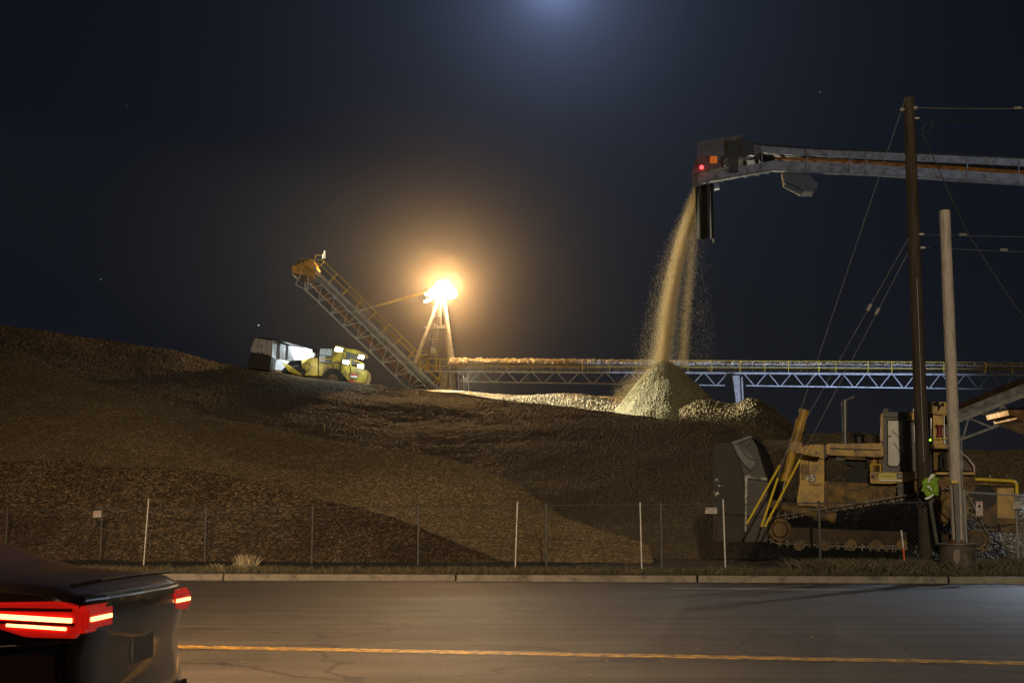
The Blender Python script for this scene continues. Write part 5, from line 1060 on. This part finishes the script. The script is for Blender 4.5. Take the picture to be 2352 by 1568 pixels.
# ================================================================ car whose lit tail shows at the left edge
def car():
    yc0, yc1 = 5.35, 7.1; xr = (205 - CX) * yc0 / F; r = thing('passing_car', (xr - 2.3, 6.2, 0), 'tail end of a dark car in the near lane with its red tail lamp lit', 'car')
    prof = [(0, .42), (.0, .62), (-.03, .80), (.0, .93), (-.02, 1.04), (-.10, 1.085), (-.50, 1.12), (-.70, 1.17), (-1.25, 1.40), (-1.7, 1.46), (-2.3, 1.46), (-2.8, 1.40), (-3.35, 1.08), (-3.5, 1.03), (-4.3, .90), (-4.55, .78), (-4.6, .45), (-4.5, .3), (-.12, .3)]
    # lofted body: sections across the width with tumblehome
    ys = [yc0, yc0 + .03, yc0 + .12, yc0 + .35, 6.22, yc1 - .35, yc1 - .12, yc1 - .03, yc1]; ins = [.055, .02, .0, -.02, -.03, -.02, .0, .02, .055]
    low = [(x, z) for x, z in prof]; vs = []; n = len(prof)
    belt = .96
    for y, i_ in zip(ys, ins):
        edge = min(abs(y - yc0), abs(y - yc1))
        for (x, z) in prof:
            zz = z; yy = y
            if z > 1.13:                                                    # roof pulled inwards above the waist
                k = (z - 1.13) / .33; yy = 6.22 + (y - 6.22) * (1 - .17 * k)
            if z < 1.13 and edge < .02: zz = z - .0
            cxs = 1 if abs(x) < .6 else 0
            xx = xr + x + (-i_ if x > -1 else (i_ if x < -4 else 0)) * 1.0
            vs.append((xx, yy, zz - (max(i_, 0) * .35 if z > 1.0 else 0)))
    fs = [(a * n + j, a * n + (j + 1) % n, (a + 1) * n + (j + 1) % n, (a + 1) * n + j) for a in range(len(ys) - 1) for j in range(n)] + [tuple(range(n)), tuple(range((len(ys) - 1) * n, len(ys) * n))[::-1]]
    b = MB(); b.add(vs, fs); b.build('body', PAINTC, r, smooth=True, bevel=.012)
    def quad(pts, y, dy, name, m, par=r, bev=.0): q = MB(); q.prism([(xr + x, y, z) for x, z in pts], dy); return q.build(name, m, par, bevel=bev)
    tl = quad([(-.015, .90), (-.015, 1.015), (-.08, 1.035), (-.38, 1.03), (-.44, 1.0), (-.30, .935), (-.2, .905)], yc0 - .022, .06, 'tail_lamp', LITRD, bev=.008)
    MB().tube((xr - .03, yc0 - .026, .965), (xr - .36, yc0 - .026, .985), .009, n=8).build('filament_strip', LITRC, tl)
    MB().tube((xr - .05, yc0 - .026, .935), (xr - .27, yc0 - .026, .95), .006, n=8).build('filament_strip', LITRC, tl)
    sg = MB(); sg.bar((xr - .02, yc0 - .0245, .951), (xr - .33, yc0 - .0245, .962), .006, .012); sg.bar((xr - .03, yc0 - .0245, 1.003), (xr - .36, yc0 - .0245, 1.008), .006, .012); sg.build('lens_divider', mat('dark_red_rib', (.10, .005, .005), .3), tl)
    quad([(-.02, .60), (-.02, .63), (-.16, .635), (-.16, .605)], yc0 - .008, .02, 'side_reflector', RED, bev=.004)
    ch = MB(); ch.path([(xr - .04, yc0 - .008, .72), (xr - .9, yc0 - .010, .74), (xr - 2.4, yc0 - .012, .74)], .007, 6); ch.build('trim_strip', CHROME, r)
    ch = MB(); ch.path([(xr - .06, yc0 + .06, 1.088), (xr - .03, yc0 + .3, 1.10), (xr - .02, 6.22, 1.105), (xr - .03, yc1 - .3, 1.10)], .009, 6); ch.build('boot_lip', TXT, r)
    MB().box((xr - .008, yc0 + .19, .965), (.05, .34, .10)).build('rear_lens', LITRD, tl, bevel=.015); MB().box((xr + .018, yc0 + .19, .965), (.008, .27, .016)).build('filament_strip', LITRC, tl)
    tr_ = MB().box((xr - .008, yc1 - .19, .965), (.05, .34, .10)).build('tail_lamp', LITRD, r, bevel=.015); MB().box((xr + .018, yc1 - .19, .965), (.008, .27, .016)).build('filament_strip', LITRC, tr_)
    for y, s in ((yc0 + .16, -1), (yc1 - .16, 1)):
        y0 = y - s * .02
        for nm, pts in (('rear_side_window', [(-.78, 1.155), (-1.28, 1.36), (-1.60, 1.405), (-1.75, 1.41), (-1.75, 1.15)]), ('front_side_window', [(-1.82, 1.15), (-1.82, 1.41), (-2.3, 1.41), (-2.75, 1.36), (-3.2, 1.13)])):
            b = MB(); yo = lambda z: 6.22 + s * (.875 * (1 - .17 * max(0, (z - 1.13)) / .33) + .006)
            P3 = [(xr + x, yo(z), z) for x, z in pts]; Q3 = [(p[0], p[1] - s * .02, p[2]) for p in P3]; k = len(P3)
            b.add(P3 + Q3, [tuple(range(k)), tuple(range(2 * k - 1, k - 1, -1))] + [(i, (i + 1) % k, (i + 1) % k + k, i + k) for i in range(k)]); b.build('side_window', RUBBER if 0 else mat('car_glass', (.012, .013, .014), .06, coat=1), r)
    for x in (-1.05, -3.75):
        for y in (yc0 - .01, yc1 - .21):
            w = MB(); w.tube((xr + x, y, .33), (xr + x, y + .22, .33), .33, n=32); wo = w.build('wheel', RUBBER, r); h = MB(); h.tube((xr + x, y - .006, .33), (xr + x, y + .02, .33), .21, n=24)
            h.build('rim', GALV, wo)
    b = MB(); b.path([(xr - .46, yc0 - .006, 1.085), (xr - .47, yc0 - .004, .75), (xr - .52, yc0 - .004, .5)], .005, 6); b.path([(xr - .02, yc0 + .0, .885), (xr - .46, yc0 - .006, .86)], .005, 6); b.build('panel_gap', TXT, r)
    b = MB(); b.box((xr + .02, 6.22, .5), (.06, 1.55, .18)); b.build('bumper_insert', RUBBER, r, bevel=.02)
    b = MB(); b.box((xr + .004, 6.22, .80), (.012, .34, .12)); b.build('number_plate', mat('plate_grey_white', (.35, .35, .34), .5), r, bevel=.003)
car()
def debris():
    C = [(*(kpt(random.uniform(-35, 50), -abs(random.gauss(0, .8)) - .1)[:2]), .008) for _ in range(5000)] + [(*(kpt(random.uniform(-25, 25), -random.uniform(0, 30))[:2]), .008) for _ in range(1500)]
    v, f = flakes(C, .05, .025); v[:, 2] = .004 + (v[:, 2] - .008) * .35 + .006
    tag(npmesh('scattered_chips', v, f, mat('road_chips', (.22, .16, .09), .8), origin=(0, 20, 0)), 'loose wood chips and grit scattered on the road by the kerb', 'debris', kind='stuff')
debris()

# ================================================================ dusty night air
hz = MB(); hz.box((0, 95, 30), (420, 320, 66)); ho = hz.build('haze', mat('unused_haze_slot', (1, 1, 1)))
hm = bpy.data.materials.new('dusty_air'); hm.use_nodes = True; t = hm.node_tree; t.nodes.clear(); o_ = t.nodes.new('ShaderNodeOutputMaterial'); pv = t.nodes.new('ShaderNodeVolumePrincipled')
pv.inputs['Color'].default_value = (.95, .93, .9, 1); pv.inputs['Density'].default_value = .000025; pv.inputs['Anisotropy'].default_value = 0.0; t.links.new(pv.outputs[0], o_.inputs['Volume'])
ho.data.materials.clear(); ho.data.materials.append(hm); tag(ho, 'thin dusty night air glowing round the floodlights', 'haze', kind='stuff')

def dust():  # added dust volume, densest at the lamp, shaped to make its glow
    m = bpy.data.materials.new('floodlit_dust'); m.use_nodes = True; t = m.node_tree; t.nodes.clear(); n_, l_ = t.nodes.new, t.links.new
    o = n_('ShaderNodeOutputMaterial'); pv = n_('ShaderNodeVolumePrincipled'); pv.inputs['Color'].default_value = (.95, .93, .9, 1); l_(pv.outputs[0], o.inputs['Volume'])
    tcn = n_('ShaderNodeTexCoord'); ln = n_('ShaderNodeVectorMath'); ln.operation = 'LENGTH'; l_(tcn.outputs['Object'], ln.inputs[0])
    def mm(op, a, b): k = n_('ShaderNodeMath'); k.operation = op; (l_(a, k.inputs[0]) if not isinstance(a, float) else setattr(k.inputs[0], 'default_value', a)); (l_(b, k.inputs[1]) if not isinstance(b, float) else setattr(k.inputs[1], 'default_value', b)); return k.outputs[0]
    def fall(amp, sc): e = mm('POWER', 2.71828, mm('MULTIPLY', ln.outputs['Value'], -1 / sc)); return mm('MULTIPLY', mm('MAXIMUM', mm('SUBTRACT', e, math.exp(-36 / sc)), 0.0), amp)
    l_(mm('ADD', fall(.0075, 5.), fall(.0009, 13.)), pv.inputs['Density'])
    b = MB(); b.sphere(LAMP, 36, 32, 20); ob = b.build('lamp_glow_dust', m, origin=tuple(LAMP)); tag(ob, 'dust volume added to shape the glow round the mast floodlights', 'dust', kind='stuff')
dust()

def plume(name, pts, rad, dens, label):
    m = bpy.data.materials.new(name + '_dust'); m.use_nodes = True; t = m.node_tree; t.nodes.clear(); o = t.nodes.new('ShaderNodeOutputMaterial'); pv = t.nodes.new('ShaderNodeVolumePrincipled')
    pv.inputs['Color'].default_value = (.95, .85, .62, 1); pv.inputs['Density'].default_value = dens; t.links.new(pv.outputs[0], o.inputs['Volume'])
    n = 20; vs = []; K = len(pts)
    for i, p in enumerate(pts): vs += [p + Vector((math.cos(2 * math.pi * j / n) * rad[i], math.sin(2 * math.pi * j / n) * rad[i], 0)) for j in range(n)]
    fs = [(i * n + j, i * n + (j + 1) % n, (i + 1) * n + (j + 1) % n, (i + 1) * n + j) for i in range(K - 1) for j in range(n)] + [tuple(range(n)), tuple(range((K - 1) * n, K * n))[::-1]]
    b = MB(); b.add(vs, fs); o2 = b.build(name, m, origin=tuple(pts[-1])); tag(o2, label, 'dust', kind='stuff')
C_ = [(1604, 430, .15), (1592, 480, .35), (1572, 545, .6), (1552, 630, .85), (1538, 710, 1.05), (1528, 780, 1.2), (1522, 845, 1.3)]
plume('falling_dust', [P(x, y, 109) for x, y, r_ in C_], [r_ for *_, r_ in C_], .05, 'fine dust wrapped round the falling wood chips')
